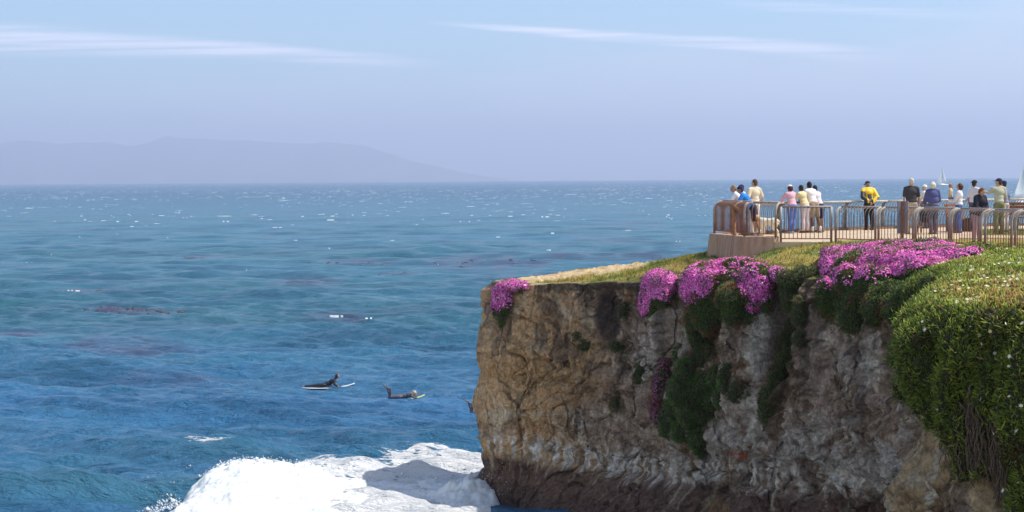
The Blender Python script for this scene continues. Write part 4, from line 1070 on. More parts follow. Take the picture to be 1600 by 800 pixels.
# bare brown stems hanging where the leaves have gone
st = MB()
for lo_px, hi_px, zlo, cnt in ((1492, 1512, 5.55, 34), (1538, 1560, 5.25, 44), (1440, 1490, 5.6, 16), (1512, 1534, 5.5, 14)):
    for _ in range(cnt):
        a_ = rng.uniform(A_(lo_px), A_(hi_px)); j = int(np.argmin(np.abs(sarc - a_)))
        z0 = rng.uniform(6.4, 7.3); z1 = zlo + rng.random() * 0.7; o0 = rng.uniform(0.12, 0.36)
        pth = []
        ph = rng.random() * 6
        for t_ in np.linspace(0, 1, 9):
            o_ = o0 * (1 - .3 * t_) + .04 * math.sin(ph + 7 * t_); sd_ = .05 * math.sin(ph * 2 + 5 * t_) + .03 * rng.normal()
            pth.append((sub[j, 0] + sn[j, 0] * o_ - sn[j, 1] * sd_ - ho[0], sub[j, 1] + sn[j, 1] * o_ + sn[j, 0] * sd_ - ho[1], z0 + (z1 - z0) * t_ - ho[2]))
        st.tube(pth, [0.011, .010, .010, .009, .009, .008, .008, .007, .005], 5)
tag(st.build('bare_stems', mat('dry_stem', (0.17, 0.12, 0.09), 0.9, 0.4, 20), hedge, smooth=True), kind='stuff')
make_clump('flowering_ice_plant', 'small tuft of purple blooms hanging in the big green cushion on the right', 'flowering plant',
    [(tuple(at(1522, 567, 26.65)), (.09, .12, .15)), (tuple(at(1520, 592, 26.7)), (.05, .08, .10))], flower=0.8, fcols=[(.45, .12, .42), (.55, .18, .50)], dens=1500, fdens=3500, fsize=(.010, .018))
# ------------------------------------------------------------ paved viewing platform
FLOOR = 8.65
def W(px, D, z):                      # point in the column px at distance D with height z
    P = at(px, 300, D); return Vector((P.x, D, z))
nearF = [(1116, 51.8), (1147, 50.1), (1163, 49.0), (1212, 48.4), (1220, 48.3), (1299, 48.0), (1306, 47.95), (1368, 47.0), (1373, 46.9), (1427, 45.8), (1431, 45.7), (1483, 44.4), (1487, 44.3), (1533, 43.0), (1540, 42.8), (1581, 41.6), (1587, 41.4), (1628, 40.1), (1633, 39.95), (1672, 38.7)]
farF = [(1116, 51.8), (1150, 54.0), (1190, 56.0), (1300, 58.8), (1400, 60.6), (1500, 62.0), (1600, 63.2), (1750, 64.8)]
nP = [W(p_, d_, FLOOR) for p_, d_ in nearF]; fP = [W(p_, d_, FLOOR) for p_, d_ in farF]
def far_at(X):
    xs_ = [p_.x for p_ in fP]; return float(np.interp(X, xs_, [p_.y for p_ in fP]))
paving, t, p = new_mat('sandy_concrete')
g = t.add('ShaderNodeNewGeometry').outputs['Position']
n1 = t.noise(g, 1.3, 5, 0.6); n2 = t.noise(g, 18, 4, 0.7)
br = t.add('ShaderNodeTexBrick'); t.put(br.inputs['Vector'], t.mapping(g, (0.28, 0.28, 1), rot=(0, 0, 0.7)))
br.inputs['Color1'].default_value = (1, 1, 1, 1); br.inputs['Color2'].default_value = (.93, .93, .93, 1); br.inputs['Mortar'].default_value = (.5, .5, .5, 1)
br.inputs['Mortar Size'].default_value = 0.006; br.inputs['Scale'].default_value = 1.6; br.inputs['Brick Width'].default_value = 1; br.inputs['Row Height'].default_value = 1; br.offset = 0
c_ = t.mix(t.ss(n1, .3, .7), (0.52, 0.40, 0.27), (0.62, 0.49, 0.35)); c_ = t.mix(t.ss(n2, .4, .75, 0, .35), c_, (0.38, 0.28, 0.18)); c_ = t.mix(1.0, c_, br.outputs[0], 'MULTIPLY')
t.put(p.inputs['Base Color'], c_); p.inputs['Roughness'].default_value = 0.9
bn = t.add('ShaderNodeBump'); bn.inputs['Distance'].default_value = 0.01; t.put(bn.inputs['Height'], n2); t.put(p.inputs['Normal'], bn.outputs[0])
out_poly = [W(1113.5, 51.9, 0)] + [Vector((q.x - .07, q.y - .10, 0)) for q in nP[1:]] + [Vector((30, 36, 0)), Vector((34, 72, 0))] + [Vector((q.x - .10, q.y + .12, 0)) for q in fP[:0:-1]]
mb = MB(); mb.prism([(q.x, q.y) for q in out_poly], 8.20, FLOOR)
pl_ = mb.build('platform_pavement', paving); tag(pl_, 'sandy concrete paving of the clifftop viewpoint', kind='structure')
# lawn with a crossing path on the right side of the viewpoint
lawnp = [W(1537, 43.6, 0), W(1700, 38.5, 0), Vector((28, 40, 0)), Vector((28, 60, 0)), W(1640, 58.0, 0), W(1524, 58.0, 0), W(1520, 54, 0)]
mb = MB(); mb.prism([(q.x + .35, q.y + 0.3) for q in lawnp], FLOOR - .2, FLOOR + 0.02)
lw = mb.build('lawn', mat('lawn_green', (0.11, 0.16, 0.035), 0.95, 0.35, 3.0, 0.02)); tag(lw, 'strip of mown green lawn behind the railing on the right', kind='structure')
pathp = [W(1500, 50.0, 0), W(1700, 48.2, 0), W(1900, 48, 0), W(1900, 50.5, 0), W(1700, 51.0, 0), W(1500, 52.4, 0)]
mb = MB(); mb.prism([(q.x, q.y) for q in pathp], FLOOR - .1, FLOOR + 0.03)
pt = mb.build('path', mat('path_pink', (0.50, 0.34, 0.25), 0.9, 0.15, 4)); tag(pt, 'beige path crossing the lawn', kind='structure')
n = 26000
a_ = rng.random((n, 2)); lx = 11 + a_[:, 0] * 9; ly = 41 + a_[:, 1] * 18
lp = np.array([(q.x + .35, q.y + .3) for q in lawnp]); pp_ = np.array([(q.x, q.y) for q in pathp])
k = inside(lx, ly, lp) & ~inside(lx, ly, pp_); lx, ly = lx[k], ly[k]; n = len(lx)
Vg, Fg, Cg = inst(BLADE_V, BLADE_F, np.stack([lx, ly, np.full(n, FLOOR + .015)], 1), frames(np.stack([rng.normal(size=n) * .4, rng.normal(size=n) * .4, np.ones(n)], 1), rng.uniform(0, 6, n)), rng.uniform(.04, .08, n), pick([(.12, .20, .04), (.17, .24, .05), (.22, .24, .07)], n, [3, 2, 1]))
o = np_mesh('lawn_grass', Vg, [Fg], M_grass, cols=Cg); tag(o, 'blades of the mown lawn behind the railing', kind='stuff')

# ---- concrete bulkhead under the pointed end
conc, t, p = new_mat('stained_concrete')
g = t.add('ShaderNodeNewGeometry').outputs['Position']
n1 = t.noise(t.mapping(g, (5, 5, 0.7)), 1.0, 5, 0.6); n2 = t.noise(g, 9, 5, 0.7)
c_ = t.mix(t.ss(n1, .35, .7), (0.50, 0.33, 0.23), (0.34, 0.20, 0.13)); c_ = t.mix(t.ss(n2, .45, .8, 0, .4), c_, (0.56, 0.42, 0.32))
t.put(p.inputs['Base Color'], c_); p.inputs['Roughness'].default_value = .92
bn = t.add('ShaderNodeBump'); bn.inputs['Distance'].default_value = 0.02; t.put(bn.inputs['Height'], n2); t.put(p.inputs['Normal'], bn.outputs[0])
KZ = 8.80
wl = [fP[2], fP[1], nP[0], nP[1], nP[2], nP[3]]
def offs(pts, d):
    out = []
    for i, q in enumerate(pts):
        a0 = pts[max(i - 1, 0)]; a1 = pts[min(i + 1, len(pts) - 1)]; tg = (a1 - a0); nn_ = Vector((-tg.y, tg.x, 0)).normalized()
        if i == 2: nn_ = Vector((-0.95, -0.1, 0)).normalized()
        nn_ = nn_ if nn_.dot(Vector((q.x - 12, q.y - 53, 0))) > 0 else -nn_
        out.append(Vector((q.x, q.y, 0)) + nn_ * d)
    return out
inn, ou, bt = offs(wl, -0.16), offs(wl, 0.15), offs(wl, 0.34)
V = []; F = []; nW = len(wl)
for i in range(nW):
    V += [(inn[i].x, inn[i].y, KZ), (ou[i].x, ou[i].y, KZ), (bt[i].x, bt[i].y, 7.55), (inn[i].x, inn[i].y, 7.55)]
for i in range(nW - 1):
    a_, b_ = i * 4, i * 4 + 4
    F += [(a_, b_, b_ + 1, a_ + 1), (a_ + 1, b_ + 1, b_ + 2, a_ + 2), (a_ + 3, a_, b_, b_ + 3), (a_ + 2, b_ + 2, b_ + 3, a_ + 3)]
F += [(0, 1, 2, 3), tuple(k + (nW - 1) * 4 for k in (3, 2, 1, 0))]
mb = MB(); mb.add([tuple(v) for v in V], F)
cw = mb.build('concrete_wall', conc, bevel=0.02); tag(cw, 'stained tan concrete bulkhead wall under the pointed left end of the railing', 'wall')

# ---- railings: every panel a thing
def rail_mat(name, low, high, z0, z1):
    mt, t, p = new_mat(name)
    o_ = t.add('ShaderNodeTexCoord').outputs['Object']; s_ = t.add('ShaderNodeSeparateXYZ'); t.put(s_.inputs[0], o_)
    g = t.add('ShaderNodeNewGeometry').outputs['Position']; nn_ = t.noise(g, 7, 4, .6)
    k_ = t.ss(t.math('ADD', s_.outputs[2], t.math('MULTIPLY', t.math('SUBTRACT', nn_, .5), .5)), z0, z1)
    c_ = t.mix(k_, low, high); c_ = t.mix(t.ss(t.noise(g, 40, 3, .6), .5, .75, 0, .5), c_, (0.13, 0.05, 0.025))
    t.put(p.inputs['Base Color'], c_); p.inputs['Roughness'].default_value = .6; p.inputs['Specular IOR Level'].default_value = .35
    return mt
m_bar = rail_mat('weathered_bar', (0.40, 0.12, 0.03), (0.23, 0.17, 0.14), 0.38, 0.85)
m_post = rail_mat('weathered_post', (0.26, 0.14, 0.09), (0.40, 0.35, 0.31), 0.25, 0.7)
m_rail = mat('weathered_rail', (0.30, 0.25, 0.24), 0.5, 0.25, 9)
m_rust = rail_mat('rusty_bar', (0.22, 0.085, 0.055), (0.25, 0.12, 0.085), 0.3, 0.9)
m_rpost = rail_mat('rusty_post', (0.24, 0.11, 0.075), (0.46, 0.34, 0.28), 0.2, 0.8)
def panel(P0, P1, z, label, group, mats, spacing=0.125, bend=0.27, h=1.0, legs=0.0, wide=0.035):
    e_ = empty('railing_panel', (P0.x, P0.y, z), label, 'railing', group)
    d = Vector((P1.x - P0.x, P1.y - P0.y, 0)); L = d.length; d.normalize(); n_ = Vector((-d.y, d.x, 0))
    if n_.dot(Vector((12, 53, 0)) - Vector((P0.x, P0.y, 0))) < 0: n_ = -n_
    def prof(s_, z0, top, k=7):
        pts = [d * s_ + Vector((0, 0, z0)), d * s_ + Vector((0, 0, (z0 + top - bend) / 2)), d * s_ + Vector((0, 0, top - bend))]
        for i in range(1, k + 1):
            a_ = math.pi / 2 * i / k; pts.append(d * s_ + n_ * (bend * (1 - math.cos(a_))) + Vector((0, 0, top - bend + bend * math.sin(a_))))
        return pts
    for s_ in (0.0, L):
        mb = MB(); mb.tube(prof(s_, -legs, h), wide, 6, flat=0.8); mb.build('post', mats[1], e_, smooth=True)
    mb = MB(); mb.tube([n_ * (bend + .02) + d * 0.0 + Vector((0, 0, h + .012)), n_ * (bend + .02) + d * L + Vector((0, 0, h + .012))], 0.036, 8); mb.build('top_rail', mats[2], e_, smooth=True)
    mb = MB(); mb.box(tuple(d * (L / 2) + Vector((0, 0, 0.10))), (L, .035, .03), rz=math.atan2(d.y, d.x)); mb.build('bottom_rail', mats[0], e_)
    nb = max(2, int(round(L / spacing)))
    for i in range(1, nb):
        mb = MB(); mb.tube(prof(L * i / nb, 0.10, h), 0.0115, 5); mb.build('bar', mats[0], e_, smooth=True)
    return e_
nears = [((0, 1), KZ, 'rust brown railing panel on the left face of the concrete bulkhead'), ((1, 2), KZ, 'narrow rust brown railing panel at the bend above the bulkhead corner'), ((2, 3), KZ - .02, 'railing panel in front of the white dog'),
         ((4, 5), FLOOR, 'railing panel in front of the woman in the pink top'), ((6, 7), FLOOR, 'railing panel in front of the man in the yellow and black jacket'), ((8, 9), FLOOR, 'railing panel carrying the grey sign'),
         ((10, 11), FLOOR, 'railing panel in front of the stroller'), ((12, 13), FLOOR, 'railing panel in front of the woman in the dark jacket'), ((14, 15), FLOOR, 'railing panel in front of the man in the khaki shirt'), ((16, 17), FLOOR, 'railing panel cut by the right edge of the view')]
for k_, ((i, j), z, lab) in enumerate(nears):
    ms = (m_rust, m_rpost, m_rail) if k_ < 2 else (m_bar, m_post, m_rail)
    panel(nP[i], nP[j], z, lab, 'front railing panels', ms, legs=0.0 if k_ < 3 else 0.35, spacing=0.095 if k_ < 2 else 0.122, wide=.035 if k_ < 2 else .038)
L_ = sum((fP[i + 1] - fP[i]).length for i in range(len(fP) - 1)); segs = 12
cum = np.concatenate([[0], np.cumsum([(fP[i + 1] - fP[i]).length for i in range(len(fP) - 1)])])
def fpt(s_): return Vector((np.interp(s_, cum, [q.x for q in fP]), np.interp(s_, cum, [q.y for q in fP]), 0))
m_fbar = mat('far_bar', (0.20, 0.17, 0.16), 0.5, 0.3, 8); m_ftop = mat('far_rail', (0.50, 0.44, 0.38), 0.5, 0.2, 8)
ORD = ['first', 'second', 'third', 'fourth', 'fifth', 'sixth', 'seventh', 'eighth', 'ninth', 'tenth', 'eleventh', 'twelfth']
for k_ in range(segs):
    s0, s1 = L_ * k_ / segs + .04, L_ * (k_ + 1) / segs - .04
    panel(fpt(s0), fpt(s1), FLOOR + (0.12 if k_ < 2 else 0.0), 'grey seaward railing panel behind the people, %s from the pointed left end' % ORD[k_], 'seaward railing panels', (m_fbar, m_fbar, m_ftop), spacing=0.14)
mb = MB()
for i in range(2, len(fP) - 1):
    a_, b_ = fP[i], fP[i + 1]; d = b_ - a_; c_ = (a_ + b_) / 2 + Vector((d.y, -d.x, 0)).normalized() * 0.0
    mb.box((c_.x, c_.y, FLOOR + .035), (d.length, .16, .09), rz=math.atan2(d.y, d.x))
o = mb.build('kerb', mat('kerb_brown', (0.22, 0.16, 0.12), 0.9, 0.2, 6)); tag(o, 'low brown kerb running under the seaward railing', 'kerb')

# ---- brown post with a slanted board at the bulkhead corner
b0 = at(1143, 397, 49.65); b1 = at(1147.5, 366, 49.70); b2 = at(1147, 321, 49.75)
e_ = empty('information_board', tuple(b0), 'rusty brown post with a slanted board at the bulkhead corner', 'information board')
mb = MB(); mb.tube([Vector((0, 0, -.1)), b1 - b0, b2 - b0], .055, 4); mb.build('post', mat('rusty_brown', (0.33, 0.16, 0.08), 0.8, 0.3, 12), e_)
q0, q1 = at(1137, 316, 49.8), at(1156, 331, 49.8); c_ = (q0 + q1) / 2; d = q1 - q0
Mx = Matrix.Rotation(-math.atan2(d.z, d.x), 3, 'Y')
mb = MB(); mb.box((0, 0, 0), (d.length, .42, .09), M=Mx); o = mb.build('board', mat('board_brown', (0.36, 0.20, 0.11), 0.8, 0.3, 10), e_, bevel=.01); o.location = c_ - b0

# ---- grey sign seen from behind
s0 = W(1409.5, 46.15, FLOOR)
e_ = empty('sign', tuple(s0), 'grey metal sign seen from behind on a brown post at the railing', 'sign')
mb = MB(); mb.box((0, -.05, .42), (.065, .05, 1.55)); mb.build('post', mat('post_brown', (0.24, 0.12, 0.07), 0.75, 0.3, 12), e_)
mb = MB(); prof = [(-.115, 0), (-.06, .012), (-.04, .03), (.06, .03), (.09, .012), (.17, .0), (.185, .03), (.10, .05), (.06, .065), (-.05, .065), (-.10, .045), (-.13, .03)]
mb.prism(prof, .30, 1.20); mb.build('sign_plate', mat('sign_grey', (0.27, 0.27, 0.31), 0.5, 0.08, 5), e_, bevel=.004)

# ---- benches
m_wood = mat('bench_wood', (0.30, 0.12, 0.06), 0.75, 0.3, 14, 0.004)
def bench(P, rz, label, w_=1.5):
    e_ = empty('park_bench', tuple(P), label, 'bench', None, rz)
    mb = MB()
    for k_ in range(4): mb.box((0, -.17 + .115 * k_, .45), (w_, .10, .04))
    mb.build('seat', m_wood, e_)
    mb = MB()
    for k_ in range(4): mb.box((0, .26 + .02 * k_, .56 + .115 * k_), (w_, .035, .095))
    mb.build('backrest', m_wood, e_)
    for sx in (-1, 1):
        mb = MB(); mb.box((sx * w_ * .38, 0, .21), (.06, .40, .42)); mb.box((sx * w_ * .38, .31, .48), (.06, .05, .92)); mb.build('leg', mat('bench_leg', (0.17, 0.13, 0.12), .7, .2, 9), e_)
bench(W(1614, 56.5, FLOOR + .03), R(0), 'brown slatted bench by the seaward railing at the right edge')
bench(W(1503, 56.5, FLOOR), R(50), 'red brown slatted bench between the woman in white and the woman in the dark jacket', 1.3)

# ------------------------------------------------------------ people
def skin_c(k): return {'l': (0.56, 0.33, 0.24), 't': (0.42, 0.23, 0.15), 'd': (0.14, 0.075, 0.05), 'r': (0.50, 0.26, 0.19)}[k]
def cloth(col): return mat('cloth_%02d_%02d_%02d' % tuple(int(99 * q) for q in col), col, 0.85, 0.12, 5, 0.02, spec=.2)
def person(label, pos, rz, h=1.72, skin='l', lean=0, arms='down', legs='stand', top=(.8, .8, .8), sleeve='short', bottom=(.1, .1, .2), bkind='trousers', hair=(.05, .035, .025), hairlen='short',
           cap=None, brim='front', shoes=(.1, .1, .1), sex='m', yaw=0, nod=0, jacket=None, heavy=0.0, socks=None, longtop=0.0, hat=None):
    s = h / 1.75; e_ = empty('person', tuple(pos), label, 'person', None, rz)
    A = Vector((0, 0, .93)); RL = Matrix.Rotation(-R(lean), 3, 'X')
    T = lambda x, y, z: (A + RL @ (Vector((x, y, z)) - A)) * s
    RH = RL @ Matrix.Rotation(R(yaw), 3, 'Z') @ Matrix.Rotation(-R(nod) + R(lean) * .55, 3, 'X')
    NK = Vector((0, 0.005, 1.52))
    Hh = lambda x, y, z: (A + RL @ (NK - A) + RH @ (Vector((x, y, z - .028)) - NK)) * s
    sw = .185 if sex == 'm' else .165; hw = .15 if sex == 'm' else .16; f = 1 + heavy
    if legs == 'stand': LG = [((.09, 0, .90), (.105, .02, .50), (.115, -.01, .09)), ((-.09, 0, .90), (-.10, .02, .50), (-.11, -.01, .09))]
    elif legs == 'step': LG = [((.09, 0, .90), (.10, .10, .50), (.10, .06, .09)), ((-.09, 0, .90), (-.11, -.04, .50), (-.13, -.20, .10))]
    elif legs == 'cross': LG = [((.09, 0, .90), (.07, .02, .50), (-.04, -.06, .09)), ((-.09, 0, .90), (-.08, .02, .50), (-.09, .03, .09))]
    elif legs == 'back': LG = [((.09, -.04, .90), (.10, -.10, .50), (.11, -.22, .09)), ((-.09, -.04, .90), (-.11, -.06, .50), (-.12, -.10, .09))]
    elif legs == 'sit': LG = [((.09, 0, .90), (.13, .34, .86), (.13, .38, .48)), ((-.09, 0, .90), (-.13, .34, .84), (-.13, .34, .46))]
    sh = [T(sw, 0, 1.415), T(-sw, 0, 1.415)]
    AR = {'down': [(T(.235, -.02, 1.12), T(.235, .07, .87)), (T(-.235, -.02, 1.12), T(-.235, .07, .87))],
          'rail': [(Vector((.27, .40, 1.08)) * s, Vector((.06, .56, 1.10)) * s), (Vector((-.27, .40, 1.08)) * s, Vector((-.04, .54, 1.10)) * s)],
          'pockets': [(T(.29, -.05, 1.13), T(.20, .06, .95)), (T(-.29, -.05, 1.13), T(-.20, .06, .95))],
          'behind': [(T(.27, -.13, 1.14), T(.05, -.19, .93)), (T(-.27, -.13, 1.14), T(-.05, -.20, .95))],
          'point': [(T(.235, -.02, 1.12), T(.235, .12, .90)), (T(-.24, .20, 1.28), T(-.22, .46, 1.36))],
          'hold': [(T(.24, .08, 1.14), T(.08, .30, 1.20)), (T(-.25, .10, 1.12), T(-.10, .34, 1.12))],
          'eat': [(T(.23, .12, 1.14), T(.09, .34, 1.06)), (T(-.23, .12, 1.14), T(-.07, .34, 1.06))],
          'push': [(T(.23, .05, 1.14), T(.18, .33, 1.06)), (T(-.23, .05, 1.14), T(-.18, .33, 1.06))]}[arms]
    # body: one continuous surface
    b = MB()
    b.ell(T(0, -.01, .96), [hw * s * f, .115 * s * f, .125 * s], RL); b.ell(T(0, 0, 1.13), [.135 * s * f, .10 * s * f, .16 * s], RL); b.ell(T(0, .005, 1.31), [(sw - .02) * s, .115 * s * f, .175 * s], RL)
    b.cap(T(sw - .03, 0, 1.41), T(-sw + .03, 0, 1.41), .062 * s); b.cap(T(0, 0, 1.42), Hh(0, .0, 1.57), .058 * s, .052 * s)
    for q in (-1, 1): b.cap(T(0, -.01, 1.475), T(q * (sw - .035), -.005, 1.425), .052 * s, .055 * s)
    b.ell(Hh(0, .012, 1.655), [.074 * s, .092 * s, .108 * s], RH); b.ell(Hh(0, .035, 1.595), [.052 * s, .062 * s, .055 * s], RH)
    b.cap(Hh(0, .098, 1.655), Hh(0, .115, 1.628), .010 * s, .014 * s); b.cap(Hh(-.018, .094, 1.60), Hh(.018, .094, 1.60), .009 * s)
    for q in (-1, 1): b.ell(Hh(q * .076, .0, 1.645), [.012 * s, .022 * s, .032 * s], RH)
    x_ = MB()
    for i, (el_, wr) in enumerate(AR):
        b.cap(sh[i], el_, .047 * s, .038 * s); b.cap(el_, wr, .038 * s, .026 * s)
        d = (wr - el_).normalized(); pc = wr + d * .055 * s
        side = d.cross(Vector((0, 0, 1))); side = side.normalized() if side.length > .2 else Vector((1, 0, 0)); nrm = side.cross(d).normalized()
        b.cap(wr + side * .018 * s, pc + side * .022 * s, .019 * s); b.cap(wr - side * .018 * s, pc - side * .022 * s, .019 * s); b.cap(wr, pc, .021 * s)
        for k_, (o_, l_) in enumerate(((-.032, .055), (-.011, .068), (.011, .072), (.031, .062))):
            k0 = pc + side * o_ * s; k1 = k0 + d * l_ * .55 * s - nrm * .006 * s; k2 = k1 + d * l_ * .42 * s - nrm * .024 * s
            x_.cap(k0, k1, .0095 * s, .009 * s, 6); x_.cap(k1, k2, .009 * s, .007 * s, 6)
        tq = side * (-1 if i else 1); x_.cap(wr + tq * .02 * s + d * .01 * s, wr + tq * .05 * s + d * .045 * s - nrm * .01 * s, .012 * s, .010 * s, 6); x_.cap(wr + tq * .05 * s + d * .045 * s - nrm * .01 * s, wr + tq * .052 * s + d * .075 * s - nrm * .016 * s, .010 * s, .008 * s, 6)
    for hp_, kn, an in LG:
        hp_, kn, an = Vector(hp_) * s, Vector(kn) * s, Vector(an) * s
        b.cap(hp_, kn, .082 * s * f, .055 * s); b.cap(kn, (kn * .6 + an * .4) + Vector((0, -.018, 0)) * s, .052 * s, .054 * s); b.cap(kn * .6 + an * .4 + Vector((0, -.018, 0)) * s, an, .054 * s, .036 * s)
        b.cap(an, an + Vector((0, .10, -.045)) * s, .034 * s, .028 * s)
    b.remesh('body', mat('skin_' + skin, skin_c(skin), 0.6, 0.06, 4, spec=.35), e_, 0.016, 3, extra=x_)
    for q in (-1, 1):
        mb = MB(); mb.ell(Hh(q * .030, .089, 1.665), [.012 * s, .008 * s, .008 * s], RH, seg=8); mb.build('eye', mat('eye_dark', (.06, .04, .03), .3), e_, smooth=True)
    # top
    g_ = .018 + (.018 if jacket else 0)
    b = MB(); z0 = .985 - longtop
    b.ell(T(0, -.005, z0 + .04), [(hw + g_ - .004) * s * f, (.118 + g_) * s * f, .10 * s], RL); b.ell(T(0, 0, 1.13), [(.138 + g_) * s * f, (.103 + g_) * s * f, .17 * s], RL)
    b.ell(T(0, .005, 1.31), [(sw - .015 + g_) * s, (.118 + g_) * s * f, .165 * s], RL); b.cap(T(sw - .03, 0, 1.405), T(-sw + .03, 0, 1.405), (.062 + g_ * .8) * s)
    for q in (-1, 1): b.cap(T(q * .03, -.012, 1.455), T(q * (sw - .035), -.005, 1.425), (.052 + g_ * .7) * s, (.055 + g_ * .8) * s)
    if sex == 'f': b.ell(T(0, .08, 1.29), [.12 * s, .07 * s, .07 * s], RL)
    for i, (el_, wr) in enumerate(AR):
        if sleeve == 'short': b.cap(sh[i], sh[i].lerp(el_, .72), (.050 + g_) * s, (.047 + g_) * s)
        elif sleeve == 'long': b.cap(sh[i], el_, (.050 + g_) * s, (.040 + g_) * s); b.cap(el_, el_.lerp(wr, .93), (.040 + g_) * s, (.030 + g_) * s)
    sh_o = b.remesh('jacket' if jacket else 'shirt', jacket if jacket not in (None, True) else cloth(top), e_, 0.018, 3)
    # bottom
    b = MB()
    b.ell(T(0, -.01, .95), [(hw + .012) * s * f, .128 * s * f, .12 * s], RL)
    if bkind == 'skirt':
        b.cap((0, 0, .90 * s), (0, .0, .52 * s), .155 * s * f, .21 * s); b.ell((0, 0, .50 * s), [.21 * s, .17 * s, .06 * s])
    else:
        for hp_, kn, an in LG:
            hp_, kn, an = Vector(hp_) * s, Vector(kn) * s, Vector(an) * s
            if bkind == 'shorts': b.cap(hp_, hp_.lerp(kn, .84), .102 * s * f, .086 * s)
            else: b.cap(hp_, kn, .104 * s * f, .084 * s); b.cap(kn, kn * .6 + an * .4 + Vector((0, -.015, 0)) * s, .083 * s, .079 * s); b.cap(kn * .6 + an * .4 + Vector((0, -.015, 0)) * s, kn.lerp(an, .93), .079 * s, .066 * s)
    b.remesh({'skirt': 'skirt', 'shorts': 'shorts'}.get(bkind, 'trousers'), cloth(bottom), e_, 0.018, 3)
    for hp_, kn, an in LG:
        an = Vector(an) * s
        if legs == 'sit': continue
        mb = MB(); mb.cap(an + Vector((0, -.035, -.045)) * s, an + Vector((0, .13, -.058)) * s, .043 * s, .036 * s, 10); mb.box(tuple(an + Vector((0, .045, -.080)) * s), (.085 * s, .26 * s, .018 * s)); mb.build('shoe', cloth(shoes), e_, smooth=False)
        if socks: mb = MB(); mb.cap(an + Vector((0, 0, -.02)) * s, an + Vector((0, -.01, .09)) * s, .040 * s, .044 * s); mb.build('sock', cloth(socks), e_, smooth=True)
    # hair and headgear
    if hair:
        b = MB(); b.ell(Hh(0, -.014, 1.678), [.083 * s, .090 * s, .100 * s], RH); b.ell(Hh(0, -.035, 1.635), [.074 * s, .065 * s, .085 * s], RH)
        if hairlen == 'long': b.ell(Hh(0, -.055, 1.59), [.085 * s, .06 * s, .11 * s], RH)
        if hairlen == 'bob': b.ell(Hh(0, -.035, 1.65), [.105 * s, .095 * s, .10 * s], RH); b.ell(Hh(0, -.045, 1.60), [.095 * s, .07 * s, .075 * s], RH)
        b.remesh('hair', mat('hair_%02d%02d' % (int(hair[0] * 99), int(hair[2] * 99)), hair, 0.7, 0.35, 40, 0.01), e_, 0.012, 2)
    if cap:
        b = MB(); b.ell(Hh(0, -.008, 1.69), [.092 * s, .103 * s, .085 * s], RH, zmin=-.15)
        sg = -1 if brim == 'back' else 1
        if brim: b.ell(Hh(0, sg * .12, 1.690), [.068 * s, .075 * s, .010 * s], RH)
        b.build('cap', cloth(cap), e_, smooth=True)
    if hat:
        b = MB(); b.ell(Hh(0, -.008, 1.70), [.095 * s, .103 * s, .095 * s], RH, zmin=-.1); b.ell(Hh(0, 0, 1.695), [.165 * s, .17 * s, .014 * s], RH); b.build('hat', cloth(hat), e_, smooth=True)
    return e_
def onfloor(px, D): return W(px, D, FLOOR)
def rail_pos(px, back=0.80):
    """standing spot behind the seaward railing, in the column px"""
    lo = 50.0; best = None
    for D in np.arange(50, 64, 0.05):
        X = W(px, D, 0).x
        if far_at(X) - D < back * 1.32: return W(px, D, FLOOR)
    return W(px, 60, FLOOR)
OUT = R(41)
person('grey haired man in sunglasses and white tee, leftmost at the rail', W(1160, 53.05, FLOOR), R(80), 1.72, 'r', 26, 'rail', top=(.74, .72, .78), bottom=(.10, .11, .17), hair=(.26, .20, .14), yaw=10)
person('person in dark cap and white shirt half hidden behind the blue tee', W(1168, 53.9, FLOOR), R(70), 1.70, 't', 20, 'rail', top=(.72, .70, .76), bottom=(.12, .12, .16), cap=(.02, .02, .04))
person('man in a blue tee and navy cap with dark shorts bending over the rail', W(1176, 52.4, FLOOR), R(74), 1.76, 't', 38, 'rail', 'back', top=(.03, .22, .72), bottom=(.035, .025, .05), bkind='shorts', cap=(.03, .03, .13), socks=(.75, .75, .75), shoes=(.5, .45, .4), nod=-5)
person('tall man in a cream shirt and white trousers standing upright beside the blue tee', W(1179, 54.6, FLOOR), R(30), 1.84, 'l', 0, 'pockets', top=(.72, .62, .46), bottom=(.70, .66, .62), hair=(.10, .055, .03), yaw=18)
person('woman in a pink top, white cap and blue jeans leaning on the seaward rail', rail_pos(1238, .85), R(25), 1.66, 't', 14, 'rail', 'cross', top=(.72, .42, .50), bottom=(.10, .16, .42), hair=(.08, .015, .02), hairlen='bob', cap=(.78, .75, .70), brim='front', sex='f', shoes=(.6, .5, .45), heavy=.08)
person('woman in a yellow top and white trousers with short black hair at the rail', rail_pos(1258, .85), R(38), 1.66, 'd', 18, 'rail', top=(.72, .60, .34), bottom=(.60, .50, .52), hair=(.015, .012, .012), sex='f', heavy=.10, shoes=(.12, .06, .04))
person('man in a white shirt and khaki shorts with black hair leaning at the rail', rail_pos(1271, .95), R(30), 1.78, 'd', 20, 'rail', 'back', top=(.78, .72, .74), bottom=(.30, .22, .14), bkind='shorts', hair=(.012, .01, .01), socks=(.7, .7, .7), shoes=(.3, .25, .22), heavy=.06)
person('person in a pale top and navy shorts half hidden right of the man in white', rail_pos(1281, .75), R(38), 1.66, 't', 22, 'rail', top=(.70, .62, .66), bottom=(.03, .03, .10), bkind='shorts', hair=(.015, .012, .012), shoes=(.15, .12, .1))
